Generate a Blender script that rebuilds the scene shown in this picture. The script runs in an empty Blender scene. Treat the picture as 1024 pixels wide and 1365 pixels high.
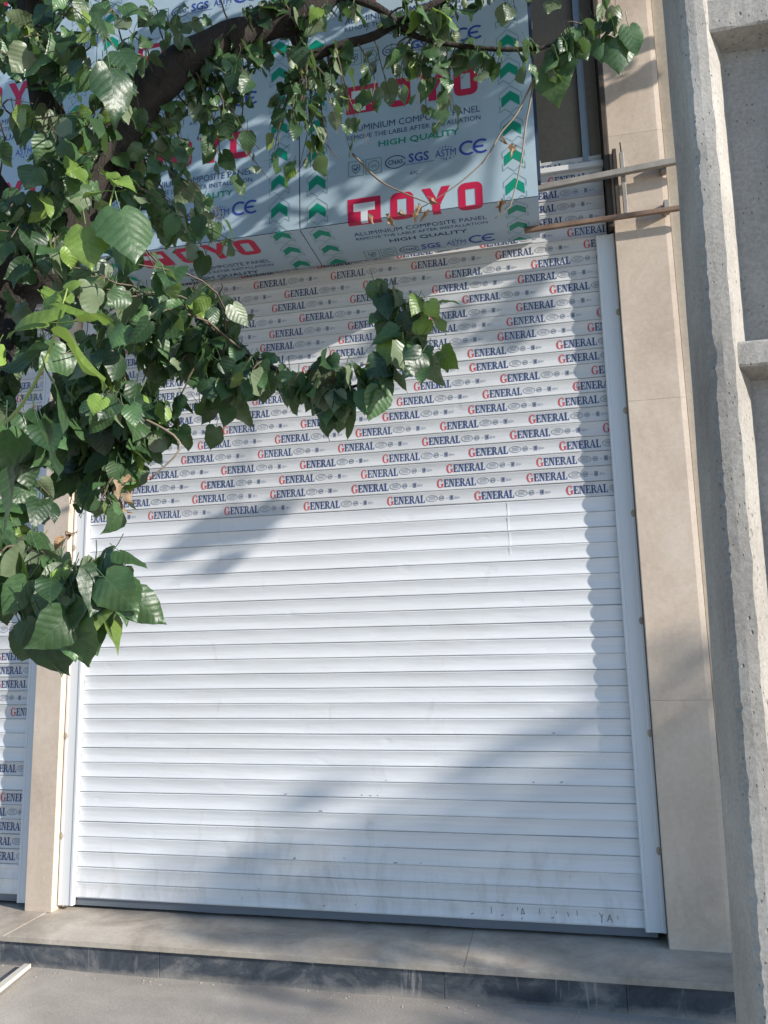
import bpy, math, random
from mathutils import Vector, Matrix, noise
from math import sin, cos, pi, radians, sqrt

SC = bpy.context.scene
COL = SC.collection
random.seed(7)

# ------------------------------------------------------------------ camera
CAM = Vector((-0.3193, -3.9175, 1.3292))
FPX, YAW, PITCH, ROLL = 1025.0, 0.213464, 0.162017, -0.022503
FW = Vector((-sin(YAW) * cos(PITCH), cos(YAW) * cos(PITCH), sin(PITCH)))
RT0 = Vector((cos(YAW), sin(YAW), 0))
UP0 = RT0.cross(FW)
RT = RT0 * cos(ROLL) + UP0 * sin(ROLL)
UP = UP0 * cos(ROLL) - RT0 * sin(ROLL)
cam = bpy.data.cameras.new('camera')
cam.sensor_fit = 'VERTICAL'
cam.sensor_height = 24.0
cam.lens = FPX / 1365.0 * 24.0
cam.clip_start = 0.05
cam.clip_end = 500
camo = bpy.data.objects.new('camera', cam)
COL.objects.link(camo)
M3 = Matrix((RT, UP, -FW)).transposed()
camo.matrix_world = Matrix.Translation(CAM) @ M3.to_4x4()
SC.camera = camo

# ------------------------------------------------------------------ sky and sun
SUN = Vector((1.0, -0.31, 0.405)).normalized()
w = bpy.data.worlds.new('World')
SC.world = w
w.use_nodes = True
nt = w.node_tree
bg = nt.nodes['Background']
sky = nt.nodes.new('ShaderNodeTexSky')
sky.sky_type = 'NISHITA'
sky.sun_disc = False
sky.sun_elevation = math.asin(SUN.z)
sky.sun_rotation = math.atan2(SUN.x, SUN.y)
sky.air_density = 1.0
sky.dust_density = 0.3
sky.ozone_density = 4.0
nt.links.new(sky.outputs[0], bg.inputs[0])
bg.inputs[1].default_value = 0.15
sl = bpy.data.lights.new('sun', 'SUN')
sl.energy = 5.0
sl.angle = radians(0.55)
sl.color = (1.0, 0.94, 0.86)
so = bpy.data.objects.new('sun', sl)
COL.objects.link(so)
so.location = (8, -6, 9)
so.rotation_euler = SUN.to_track_quat('Z', 'Y').to_euler()
SC.view_settings.view_transform = 'Standard'
SC.view_settings.look = 'None'
SC.view_settings.gamma = 1.0
SC.view_settings.use_curve_mapping = False
SC.view_settings.exposure = 0.50


# ------------------------------------------------------------------ helpers
def at(px, py, Y):
    d = FW + RT * ((px - 512) / FPX) - UP * ((py - 682.5) / FPX)
    return CAM + d * ((Y - CAM.y) / d.y)


def project(P):
    d = P - CAM
    z = d.dot(FW)
    if z < 0.05:
        return None
    return 512 + FPX * d.dot(RT) / z, 682.5 - FPX * d.dot(UP) / z, z


def link(o, parent=None):
    COL.objects.link(o)
    if parent is not None:
        o.parent = parent
    return o


def tag(o, label=None, cat=None, group=None, kind=None):
    if label: o['label'] = label
    if cat: o['category'] = cat
    if group: o['group'] = group
    if kind: o['kind'] = kind
    return o


def empty(name, loc=(0, 0, 0)):
    o = bpy.data.objects.new(name, None)
    o.location = loc
    o.empty_display_size = 0.1
    COL.objects.link(o)
    return o


class MB:
    def __init__(self):
        self.v, self.f, self.mi = [], [], []

    def add(self, vs, fs, mi=0):
        n = len(self.v)
        self.v += [tuple(p) for p in vs]
        for f in fs:
            self.f.append([i + n for i in f])
            self.mi.append(mi)

    def box(self, x0, x1, y0, y1, z0, z1, mi=0):
        self.add([(x0, y0, z0), (x1, y0, z0), (x1, y1, z0), (x0, y1, z0),
                  (x0, y0, z1), (x1, y0, z1), (x1, y1, z1), (x0, y1, z1)],
                 [(0, 3, 2, 1), (4, 5, 6, 7), (0, 1, 5, 4), (1, 2, 6, 5), (2, 3, 7, 6), (3, 0, 4, 7)], mi)

    def tube(self, pts, radii, n=6, rough=0.0, mi=0):
        pts = [Vector(p) for p in pts]
        rings = []
        prev = None
        for i, p in enumerate(pts):
            t = (pts[min(i + 1, len(pts) - 1)] - pts[max(i - 1, 0)]).normalized()
            if prev is None:
                a = t.orthogonal().normalized()
            else:
                a = (prev - t * prev.dot(t)).normalized()
            prev = a
            b = t.cross(a)
            ring = []
            for k in range(n):
                th = 2 * pi * k / n
                d = a * cos(th) + b * sin(th)
                r = radii[i] * (1 + rough * noise.noise(p * 9 + d * 1.7) + 0.5 * rough * noise.noise(p * 31 + d * 3))
                ring.append(p + d * r)
            rings.append(ring)
        vs = [q for r in rings for q in r]
        fs = []
        for i in range(len(pts) - 1):
            for k in range(n):
                fs.append((i * n + k, i * n + (k + 1) % n, (i + 1) * n + (k + 1) % n, (i + 1) * n + k))
        fs.append(tuple(range(n))[::-1])
        fs.append(tuple((len(pts) - 1) * n + k for k in range(n)))
        self.add(vs, fs, mi)

    def mesh(self, name, mats, smooth=False):
        me = bpy.data.meshes.new(name)
        me.from_pydata(self.v, [], self.f)
        for m in (mats if isinstance(mats, (list, tuple)) else [mats]):
            me.materials.append(m)
        if any(self.mi):
            me.polygons.foreach_set('material_index', self.mi)
        if smooth:
            me.polygons.foreach_set('use_smooth', [True] * len(me.polygons))
        me.update()
        return me

    def build(self, name, mats, parent=None, smooth=False, bevel=0.0):
        o = bpy.data.objects.new(name, self.mesh(name, mats, smooth))
        link(o, parent)
        if bevel:
            m = o.modifiers.new('bevel', 'BEVEL')
            m.width = bevel
            m.segments = 2
            m.limit_method = 'ANGLE'
        return o


def local(root, P):
    return Vector(P) - Vector(root.location)


# ------------------------------------------------------------------ materials
def newmat(name):
    m = bpy.data.materials.new(name)
    m.use_nodes = True
    t = m.node_tree
    return m, t, t.nodes['Principled BSDF']


def N(t, typ, **kw):
    n = t.nodes.new(typ)
    for k, v in kw.items():
        if isinstance(k, str) and k.startswith('_'):
            setattr(n, k[1:], v)
        else:
            n.inputs[k].default_value = v
    return n


def tex(t, scale=1.0, detail=4.0, rough=0.6, stretch=(1, 1, 1), coord='pos', dist=0.0):
    if coord == 'pos':
        g = t.nodes.new('ShaderNodeNewGeometry').outputs['Position']
    else:
        g = t.nodes.new('ShaderNodeTexCoord').outputs['Object']
    mp = t.nodes.new('ShaderNodeMapping')
    mp.inputs['Scale'].default_value = stretch
    t.links.new(g, mp.inputs[0])
    n = t.nodes.new('ShaderNodeTexNoise')
    n.inputs['Scale'].default_value = scale
    n.inputs['Detail'].default_value = detail
    n.inputs['Roughness'].default_value = rough
    n.inputs['Distortion'].default_value = dist
    t.links.new(mp.outputs[0], n.inputs['Vector'])
    return n.outputs['Fac']


def ramp(t, fac, stops):
    r = t.nodes.new('ShaderNodeValToRGB')
    e = r.color_ramp.elements
    while len(e) < len(stops):
        e.new(0.5)
    for el, (p, c) in zip(e, stops):
        el.position = p
        el.color = (c[0], c[1], c[2], 1) if not isinstance(c, (int, float)) else (c, c, c, 1)
    t.links.new(fac, r.inputs[0])
    return r.outputs[0]


def mix(t, fac, a, b, blend='MIX'):
    n = t.nodes.new('ShaderNodeMix')
    n.data_type = 'RGBA'
    n.blend_type = blend
    for sock, val in ((n.inputs[0], fac), (n.inputs[6], a), (n.inputs[7], b)):
        if isinstance(val, (int, float)):
            sock.default_value = val
        elif isinstance(val, tuple):
            sock.default_value = (val[0], val[1], val[2], 1)
        else:
            t.links.new(val, sock)
    return n.outputs[2]


def mathn(t, op, a, b=0.0, c=None):
    n = t.nodes.new('ShaderNodeMath')
    n.operation = op
    for i, val in enumerate((a, b, c)):
        if val is None: continue
        if isinstance(val, (int, float)):
            n.inputs[i].default_value = val
        else:
            t.links.new(val, n.inputs[i])
    return n.outputs[0]


def bump(t, bsdf, h, strength=0.3, dist=0.01):
    b = t.nodes.new('ShaderNodeBump')
    b.inputs['Strength'].default_value = strength
    b.inputs['Distance'].default_value = dist
    t.links.new(h, b.inputs['Height'])
    t.links.new(b.outputs[0], bsdf.inputs['Normal'])
    return b


def posxyz(t):
    g = t.nodes.new('ShaderNodeNewGeometry').outputs['Position']
    s = t.nodes.new('ShaderNodeSeparateXYZ')
    t.links.new(g, s.inputs[0])
    return s.outputs


def mat_plain(name, col, rough=0.6, metal=0.0, spec=0.5):
    m, t, b = newmat(name)
    b.inputs['Base Color'].default_value = (*col, 1)
    b.inputs['Roughness'].default_value = rough
    b.inputs['Metallic'].default_value = metal
    b.inputs['Specular IOR Level'].default_value = spec
    return m


def mat_shutter(name, c0, c1, rgh):
    m, t, b = newmat(name)
    streak = tex(t, 3.0, 5, 0.6, (0.5, 1, 22))
    base = ramp(t, streak, [(0.25, c0), (0.7, c1)])
    oi = t.nodes.new('ShaderNodeObjectInfo')
    var = mathn(t, 'MULTIPLY_ADD', oi.outputs['Random'], 0.06, 0.955)
    cm = t.nodes.new('ShaderNodeCombineColor')
    for i in range(3): t.links.new(var, cm.inputs[i])
    base = mix(t, 1.0, base, cm.outputs[0], 'MULTIPLY')
    # dust settled in streaks and small scuffs, denser on the bottom slats
    x, y, z = posxyz(t)
    low = t.nodes.new('ShaderNodeMapRange')
    t.links.new(z, low.inputs[0])
    for i, v in ((1, 0.0), (2, 0.75), (3, 0.07), (4, 0.0)): low.inputs[i].default_value = v
    scuff = tex(t, 26.0, 3, 0.6, (1, 1, 1.6))
    thr = mathn(t, 'SUBTRACT', 0.745, low.outputs[0])
    sc = mathn(t, 'MULTIPLY', mathn(t, 'MAXIMUM', mathn(t, 'SUBTRACT', scuff, thr), 0.0), 10.0)
    sc = mathn(t, 'MINIMUM', sc, 0.75)
    base = mix(t, sc, base, (0.22, 0.22, 0.22))
    dust = tex(t, 1.6, 6, 0.65, (1.0, 1, 2.0))
    df = mathn(t, 'MULTIPLY', mathn(t, 'MAXIMUM', mathn(t, 'SUBTRACT', dust, 0.52), 0.0), 0.9)
    base = mix(t, df, base, (0.55, 0.52, 0.47))
    t.links.new(base, b.inputs['Base Color'])
    grime = tex(t, 4.0, 6, 0.7, (1.5, 1, 0.5), dist=0.6)
    gl = t.nodes.new('ShaderNodeMapRange')
    t.links.new(z, gl.inputs[0])
    for i, v in ((1, 0.0), (2, 0.55), (3, 0.16), (4, 0.0)): gl.inputs[i].default_value = v
    gf = mathn(t, 'MINIMUM', mathn(t, 'MULTIPLY', mathn(t, 'MAXIMUM', mathn(t, 'SUBTRACT', mathn(t, 'ADD', grime, gl.outputs[0]), 0.62), 0), 2.2), 0.45)
    base = mix(t, gf, base, (0.42, 0.39, 0.35))
    t.links.new(base, b.inputs['Base Color'])
    b.inputs['Roughness'].default_value = rgh
    b.inputs['Specular IOR Level'].default_value = 0.45
    wob = tex(t, 1.0, 3, 0.5, (1.6, 1, 9))
    fine = tex(t, 60.0, 2, 0.5)
    dent = mathn(t, 'MAXIMUM', mathn(t, 'SUBTRACT', tex(t, 7.0, 2, 0.5, (1, 1, 1.5)), 0.66), 0.0)
    h = mathn(t, 'ADD', mathn(t, 'ADD', wob, mathn(t, 'MULTIPLY', fine, 0.02)), mathn(t, 'MULTIPLY', dent, -1.1))
    bump(t, b, h, 0.42, 0.02)
    return m


def mat_acp():
    m, t, b = newmat('white_film_panel')
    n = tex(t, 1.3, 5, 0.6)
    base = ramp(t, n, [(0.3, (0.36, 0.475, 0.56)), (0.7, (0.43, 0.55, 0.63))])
    dirt = tex(t, 9, 5, 0.7, (1, 1, 0.35))
    base = mix(t, mathn(t, 'MULTIPLY', mathn(t, 'MAXIMUM', mathn(t, 'SUBTRACT', dirt, 0.55), 0), 1.2), base, (0.42, 0.42, 0.40))
    t.links.new(base, b.inputs['Base Color'])
    b.inputs['Roughness'].default_value = 0.30
    wob = tex(t, 2.2, 3, 0.5)
    wr = tex(t, 7.0, 3, 0.55, (0.5, 1, 1.6), dist=1.2)
    bump(t, b, mathn(t, 'ADD', wob, mathn(t, 'MULTIPLY', wr, 0.10)), 0.40, 0.025)
    return m


def mat_stone(name, c0, c1, c2, scale=2.2, rough=0.55, bumpd=0.004, stain=(0.25, 0.22, 0.19), stainamt=0.5):
    m, t, b = newmat(name)
    a = tex(t, scale, 6, 0.62, (1, 1, 0.8), dist=0.5)
    base = ramp(t, a, [(0.28, c0), (0.5, c1), (0.72, c2)])
    oi = t.nodes.new('ShaderNodeObjectInfo')
    var = mathn(t, 'MULTIPLY_ADD', oi.outputs['Random'], 0.10, 0.93)
    cm = t.nodes.new('ShaderNodeCombineColor')
    for i in range(3): t.links.new(var, cm.inputs[i])
    base = mix(t, 1.0, base, cm.outputs[0], 'MULTIPLY')
    st = tex(t, 5.5, 6, 0.7, (1, 1, 0.45))
    base = mix(t, mathn(t, 'MULTIPLY', mathn(t, 'MAXIMUM', mathn(t, 'SUBTRACT', st, 0.56), 0), stainamt * 5), base, stain)
    fine = tex(t, 45, 4, 0.7)
    base = mix(t, 0.18, base, ramp(t, fine, [(0.3, 0.1), (0.7, 0.9)]), 'SOFT_LIGHT')
    t.links.new(base, b.inputs['Base Color'])
    b.inputs['Roughness'].default_value = rough
    bump(t, b, mathn(t, 'ADD', fine, mathn(t, 'MULTIPLY', a, 2.0)), 0.35, bumpd)
    return m


def mat_riser():
    m, t, b = newmat('dark_stone_riser')
    a = tex(t, 5, 7, 0.72, (0.7, 1, 1), dist=0.8)
    base = ramp(t, a, [(0.36, (0.035, 0.042, 0.055)), (0.52, (0.075, 0.085, 0.10)), (0.64, (0.20, 0.20, 0.195))])
    drip = tex(t, 7, 5, 0.7, (1.6, 1, 0.22), dist=0.6)
    df = mathn(t, 'MINIMUM', mathn(t, 'MULTIPLY', mathn(t, 'MAXIMUM', mathn(t, 'SUBTRACT', drip, 0.61), 0), 8), 0.7)
    base = mix(t, df, base, (0.40, 0.395, 0.38))
    x, y, z = posxyz(t)
    # mortar and sand splashed along the foot of the riser
    sand = tex(t, 3.3, 5, 0.7, (1, 1, 1.5))
    f = mathn(t, 'SUBTRACT', mathn(t, 'MULTIPLY', sand, 0.11), mathn(t, 'ADD', z, 0.222))
    f = mathn(t, 'MINIMUM', mathn(t, 'MULTIPLY', mathn(t, 'MAXIMUM', f, 0), 22), 0.85)
    base = mix(t, f, base, (0.33, 0.305, 0.27))
    t.links.new(base, b.inputs['Base Color'])
    b.inputs['Roughness'].default_value = 0.6
    bump(t, b, mathn(t, 'ADD', a, tex(t, 40, 4, 0.7)), 0.4, 0.006)
    return m


def mat_ground():
    m, t, b = newmat('dusty_concrete_pavement')
    a = tex(t, 1.3, 7, 0.62, dist=0.4)
    base = ramp(t, a, [(0.3, (0.28, 0.25, 0.215)), (0.52, (0.385, 0.348, 0.305)), (0.72, (0.52, 0.475, 0.42))])
    g = tex(t, 90, 4, 0.75)
    base = mix(t, 0.16, base, ramp(t, g, [(0.32, 0.12), (0.68, 0.88)]), 'SOFT_LIGHT')
    peb = t.nodes.new('ShaderNodeTexVoronoi')
    peb.inputs['Scale'].default_value = 70
    gg = t.nodes.new('ShaderNodeNewGeometry')
    t.links.new(gg.outputs['Position'], peb.inputs['Vector'])
    pm = mathn(t, 'LESS_THAN', peb.outputs['Distance'], 0.16)
    pm = mathn(t, 'MULTIPLY', pm, mathn(t, 'GREATER_THAN', tex(t, 3.5, 3, 0.6), 0.56))
    base = mix(t, mathn(t, 'MULTIPLY', pm, 0.5), base, (0.5, 0.48, 0.44))
    t.links.new(base, b.inputs['Base Color'])
    b.inputs['Roughness'].default_value = 0.9
    h = mathn(t, 'ADD', mathn(t, 'ADD', g, mathn(t, 'MULTIPLY', a, 3.0)), mathn(t, 'MULTIPLY', pm, 0.8))
    bump(t, b, h, 0.28, 0.010)
    return m


def mat_concrete():
    m, t, b = newmat('weathered_cast_concrete')
    a = tex(t, 3.0, 7, 0.65, (1, 1, 0.6))
    base = ramp(t, a, [(0.28, (0.23, 0.21, 0.185)), (0.52, (0.355, 0.335, 0.30)), (0.75, (0.49, 0.465, 0.42))])
    g = tex(t, 110, 5, 0.75)
    base = mix(t, 0.4, base, ramp(t, g, [(0.3, 0.1), (0.7, 0.9)]), 'SOFT_LIGHT')
    gg = t.nodes.new('ShaderNodeNewGeometry')
    hs = []
    for sc, th in ((75, 0.17), (32, 0.12)):
        v = t.nodes.new('ShaderNodeTexVoronoi')
        v.inputs['Scale'].default_value = sc
        mp = t.nodes.new('ShaderNodeMapping')
        mp.inputs['Scale'].default_value = (1, 1, 0.7)
        t.links.new(gg.outputs['Position'], mp.inputs[0])
        t.links.new(mp.outputs[0], v.inputs['Vector'])
        s = mathn(t, 'SUBTRACT', th, v.outputs['Distance'])
        s = mathn(t, 'MINIMUM', mathn(t, 'MULTIPLY', mathn(t, 'MAXIMUM', s, 0), 14), 1.0)
        s = mathn(t, 'MULTIPLY', s, mathn(t, 'GREATER_THAN', tex(t, sc * 0.13, 2, 0.5), 0.5))
        hs.append(s)
    pits = mathn(t, 'MAXIMUM', hs[0], hs[1])
    base = mix(t, mathn(t, 'MULTIPLY', pits, 0.6), base, (0.13, 0.12, 0.11))
    t.links.new(base, b.inputs['Base Color'])
    b.inputs['Roughness'].default_value = 0.88
    h = mathn(t, 'SUBTRACT', mathn(t, 'ADD', mathn(t, 'MULTIPLY', g, 0.35), mathn(t, 'MULTIPLY', a, 0.8)), mathn(t, 'MULTIPLY', pits, 1.2))
    bump(t, b, h, 0.7, 0.006)
    return m


def mat_bark():
    m, t, b = newmat('dark_bark')
    a = tex(t, 14, 6, 0.7, (1, 1, 0.4), dist=1.0)
    base = ramp(t, a, [(0.3, (0.013, 0.010, 0.009)), (0.6, (0.034, 0.027, 0.022)), (0.8, (0.075, 0.062, 0.05))])
    t.links.new(base, b.inputs['Base Color'])
    b.inputs['Roughness'].default_value = 0.9
    bump(t, b, a, 0.9, 0.03)
    return m


def mat_rust(name, c0, c1, rough=0.65):
    m, t, b = newmat(name)
    a = tex(t, 12, 6, 0.7)
    base = ramp(t, a, [(0.35, c0), (0.65, c1)])
    t.links.new(base, b.inputs['Base Color'])
    b.inputs['Roughness'].default_value = rough
    b.inputs['Metallic'].default_value = 0.25
    bump(t, b, a, 0.3, 0.003)
    return m


def mat_leaf(name, dark, mid, under, trans, tw=0.34, rough=0.42):
    m, t, b = newmat(name)
    oi = t.nodes.new('ShaderNodeObjectInfo')
    ge = t.nodes.new('ShaderNodeNewGeometry')
    r = mathn(t, 'FRACT', mathn(t, 'ADD', oi.outputs['Random'], ge.outputs['Random Per Island']))
    col = ramp(t, r, [(0.0, dark), (0.55, mid), (0.85, tuple(c * 1.5 for c in mid)), (1.0, tuple(c * 2.0 + 0.012 for c in mid))])  # random leaf tones; the palest put sunlit sheen into the colour
    uv = t.nodes.new('ShaderNodeUVMap')
    s = t.nodes.new('ShaderNodeSeparateXYZ')
    t.links.new(uv.outputs[0], s.inputs[0])
    au = mathn(t, 'ABSOLUTE', mathn(t, 'SUBTRACT', s.outputs[0], 0.5))
    # side veins leave the midrib at an angle
    q = mathn(t, 'FRACT', mathn(t, 'MULTIPLY', mathn(t, 'SUBTRACT', s.outputs[1], mathn(t, 'MULTIPLY', au, 0.75)), 6.0))
    vq = mathn(t, 'LESS_THAN', mathn(t, 'ABSOLUTE', mathn(t, 'SUBTRACT', q, 0.5)), 0.07)
    mr = mathn(t, 'LESS_THAN', au, 0.022)
    vein = mathn(t, 'MAXIMUM', vq, mr)
    col = mix(t, mathn(t, 'MULTIPLY', vein, 0.20), col, tuple(min(1, c * 1.8 + 0.03) for c in mid))
    blot = tex(t, 55, 3, 0.6)
    col = mix(t, 0.3, col, ramp(t, blot, [(0.3, 0.2), (0.7, 0.8)]), 'SOFT_LIGHT')
    col = mix(t, mathn(t, 'MULTIPLY', ge.outputs['Backfacing'], 0.85), col, under)
    t.links.new(col, b.inputs['Base Color'])
    b.inputs['Roughness'].default_value = rough
    b.inputs['Specular IOR Level'].default_value = 0.6
    qq = mathn(t, 'ABSOLUTE', mathn(t, 'SUBTRACT', q, 0.5))
    bump(t, b, mathn(t, 'ADD', qq, mathn(t, 'MULTIPLY', blot, 1.2)), 0.22, 0.006)
    tr = t.nodes.new('ShaderNodeBsdfTranslucent')
    tr.inputs[0].default_value = (*trans, 1)
    ms = t.nodes.new('ShaderNodeMixShader')
    ms.inputs[0].default_value = tw
    t.links.new(b.outputs[0], ms.inputs[1])
    t.links.new(tr.outputs[0], ms.inputs[2])
    t.links.new(ms.outputs[0], t.nodes['Material Output'].inputs[0])
    return m


M_SHUT = mat_shutter('white_coated_aluminium', (0.70, 0.715, 0.73), (0.79, 0.80, 0.81), 0.42)
M_FILM = mat_shutter('film_covered_aluminium', (0.55, 0.555, 0.56), (0.66, 0.66, 0.655), 0.30)
M_GUIDE = mat_plain('guide_white', (0.68, 0.71, 0.74), 0.4)
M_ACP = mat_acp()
M_STONE = mat_stone('beige_limestone', (0.50, 0.395, 0.305), (0.61, 0.50, 0.395), (0.70, 0.595, 0.49), 2.0, 0.5, 0.002, (0.42, 0.32, 0.24), 0.4)
M_TREAD = mat_stone('worn_stone_tread', (0.30, 0.255, 0.205), (0.46, 0.405, 0.335), (0.62, 0.56, 0.475), 3.2, 0.6, 0.004, (0.22, 0.195, 0.17), 0.5)
M_RISER = mat_riser()
M_GROUND = mat_ground()
M_CONC = mat_concrete()
M_BARK = mat_bark()
M_TWIG = mat_plain('twig_bark', (0.115, 0.09, 0.065), 0.8)
M_DRY = mat_plain('dry_twig', (0.24, 0.19, 0.14), 0.8)
M_SHOOT = mat_plain('green_shoot', (0.26, 0.34, 0.09), 0.55)
M_LEAF = mat_leaf('mulberry_leaf', (0.016, 0.043, 0.020), (0.046, 0.096, 0.036), (0.19, 0.235, 0.145), (0.095, 0.175, 0.035), 0.30, 0.40)
M_YOUNG = mat_leaf('young_leaf', (0.10, 0.18, 0.03), (0.16, 0.25, 0.05), (0.21, 0.29, 0.10), (0.20, 0.31, 0.045), 0.38)
M_DRYLEAF = mat_leaf('withered_leaf', (0.13, 0.08, 0.045), (0.25, 0.165, 0.095), (0.30, 0.22, 0.14), (0.3, 0.18, 0.08), 0.2, 0.7)
M_DARK = mat_rust('dark_brown_steel', (0.055, 0.043, 0.034), (0.085, 0.068, 0.052))
M_RAIL = mat_rust('grey_brown_steel', (0.27, 0.25, 0.225), (0.38, 0.35, 0.315))
M_RUST = mat_rust('rusty_steel', (0.17, 0.105, 0.07), (0.28, 0.19, 0.135))
M_GALV = mat_plain('galvanised_mullion', (0.33, 0.37, 0.41), 0.45, 0.4)
M_PANEL = mat_stone('brown_board', (0.20, 0.17, 0.125), (0.235, 0.20, 0.15), (0.26, 0.225, 0.17), 1.2, 0.6, 0.002, (0.16, 0.14, 0.11), 0.2)
M_SILL = mat_plain('white_sill', (0.72, 0.72, 0.70), 0.5)
M_PLASTER = mat_stone('plain_render', (0.33, 0.28, 0.22), (0.40, 0.35, 0.28), (0.46, 0.40, 0.33), 1.4, 0.8)
M_INSIDE = mat_plain('dim_interior', (0.12, 0.12, 0.12), 0.9)
M_GAPSHADE = mat_plain('gap_shade_grey', (0.16, 0.18, 0.21), 0.6)  # flat blue-grey that imitates shade in the gap below the slats
M_NAVYEDGE = mat_plain('dark_blue_edge', (0.03, 0.045, 0.085), 0.5)
P_RED = mat_plain('print_red', (0.50, 0.014, 0.065), 0.45)
P_RED2 = mat_plain('print_bright_red', (0.55, 0.07, 0.08), 0.5)
P_NAVY = mat_plain('print_navy', (0.030, 0.055, 0.17), 0.5)
P_BLUE = mat_plain('print_blue', (0.035, 0.07, 0.36), 0.45)
P_GREEN = mat_plain('print_green', (0.0, 0.26, 0.16), 0.45)
P_GREY = mat_plain('print_grey', (0.20, 0.22, 0.28), 0.5)
P_FAINT = mat_plain('print_faint', (0.40, 0.42, 0.46), 0.5)
P_LINE = mat_plain('print_line', (0.10, 0.22, 0.22), 0.5)
P_WHITE = mat_plain('print_white', (0.64, 0.71, 0.76), 0.35)
P_SCUFF = mat_plain('scuff_dark', (0.24, 0.24, 0.25), 0.7)
P_TEAR = mat_plain('torn_film_white', (0.86, 0.87, 0.87), 0.4)
PM = [P_RED, P_RED2, P_NAVY, P_BLUE, P_GREEN, P_GREY, P_FAINT, P_LINE, P_WHITE, P_SCUFF, P_TEAR]
RED, RED2, NAVY, BLUE, GREEN, GREY, FAINT, LINE, WHITE, SCUFF, TEAR = range(11)


# ------------------------------------------------------------------ flat print as polygons (u, v)
def rect(x0, y0, x1, y1): return [(x0, y0), (x1, y0), (x1, y1), (x0, y1)]


def arc(cx, cy, rx, ry, a0, a1, tx, ty, n=14):
    out = []
    for i in range(n):
        a, b = radians(a0 + (a1 - a0) * i / n), radians(a0 + (a1 - a0) * (i + 1) / n)
        out.append([(cx + rx * cos(a), cy + ry * sin(a)), (cx + rx * cos(b), cy + ry * sin(b)),
                    (cx + (rx - tx) * cos(b), cy + (ry - ty) * sin(b)), (cx + (rx - tx) * cos(a), cy + (ry - ty) * sin(a))])
    return out


def stroke(pts, wd):
    out = []
    for (x0, y0), (x1, y1) in zip(pts, pts[1:]):
        dx, dy = x1 - x0, y1 - y0
        L = sqrt(dx * dx + dy * dy) or 1
        nx, ny = -dy / L * wd / 2, dx / L * wd / 2
        out.append([(x0 + nx, y0 + ny), (x0 - nx, y0 - ny), (x1 - nx, y1 - ny), (x1 + nx, y1 + ny)])
    return out


def frame(x0, y0, x1, y1, wd):
    return [rect(x0, y0, x1, y0 + wd), rect(x0, y1 - wd, x1, y1), rect(x0, y0 + wd, x0 + wd, y1 - wd), rect(x1 - wd, y0 + wd, x1, y1 - wd)]


def shift(polys, sx=1, sy=1, dx=0, dy=0, shear=0):
    return [[(x * sx + shear * y * sx + dx, y * sy + dy) for x, y in p] for p in polys]


def clip(poly, ax, val, keep_greater):
    out = []
    n = len(poly)
    for i in range(n):
        a, b = poly[i], poly[(i + 1) % n]
        ia = (a[ax] >= val) == keep_greater
        ib = (b[ax] >= val) == keep_greater
        if ia: out.append(a)
        if ia != ib:
            tt = (val - a[ax]) / (b[ax] - a[ax])
            out.append((a[0] + (b[0] - a[0]) * tt, a[1] + (b[1] - a[1]) * tt))
    return out if len(out) >= 3 else None


def area(p):
    return 0.5 * sum(p[i][0] * p[(i + 1) % len(p)][1] - p[(i + 1) % len(p)][0] * p[i][1] for i in range(len(p)))


def split_v(polys, cuts):
    for c in cuts:
        nx = []
        for p, m in polys:
            vs = [q[1] for q in p]
            if min(vs) < c < max(vs):
                for k in (True, False):
                    r = clip(p, 1, c, k)
                    if r: nx.append((r, m))
            else:
                nx.append((p, m))
        polys = nx
    return polys


def print_mesh(polys, mapper, flip=False):
    mb = MB()
    used = sorted({m for _, m in polys})
    idx = {m: i for i, m in enumerate(used)}
    for p, m in polys:
        a = area(p)
        if abs(a) < 1e-8: continue
        if a < 0: p = p[::-1]
        mb.add([mapper(u, v) for u, v in p], [tuple(range(len(p)))], idx[m])
    return mb, [PM[m] for m in used]


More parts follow.
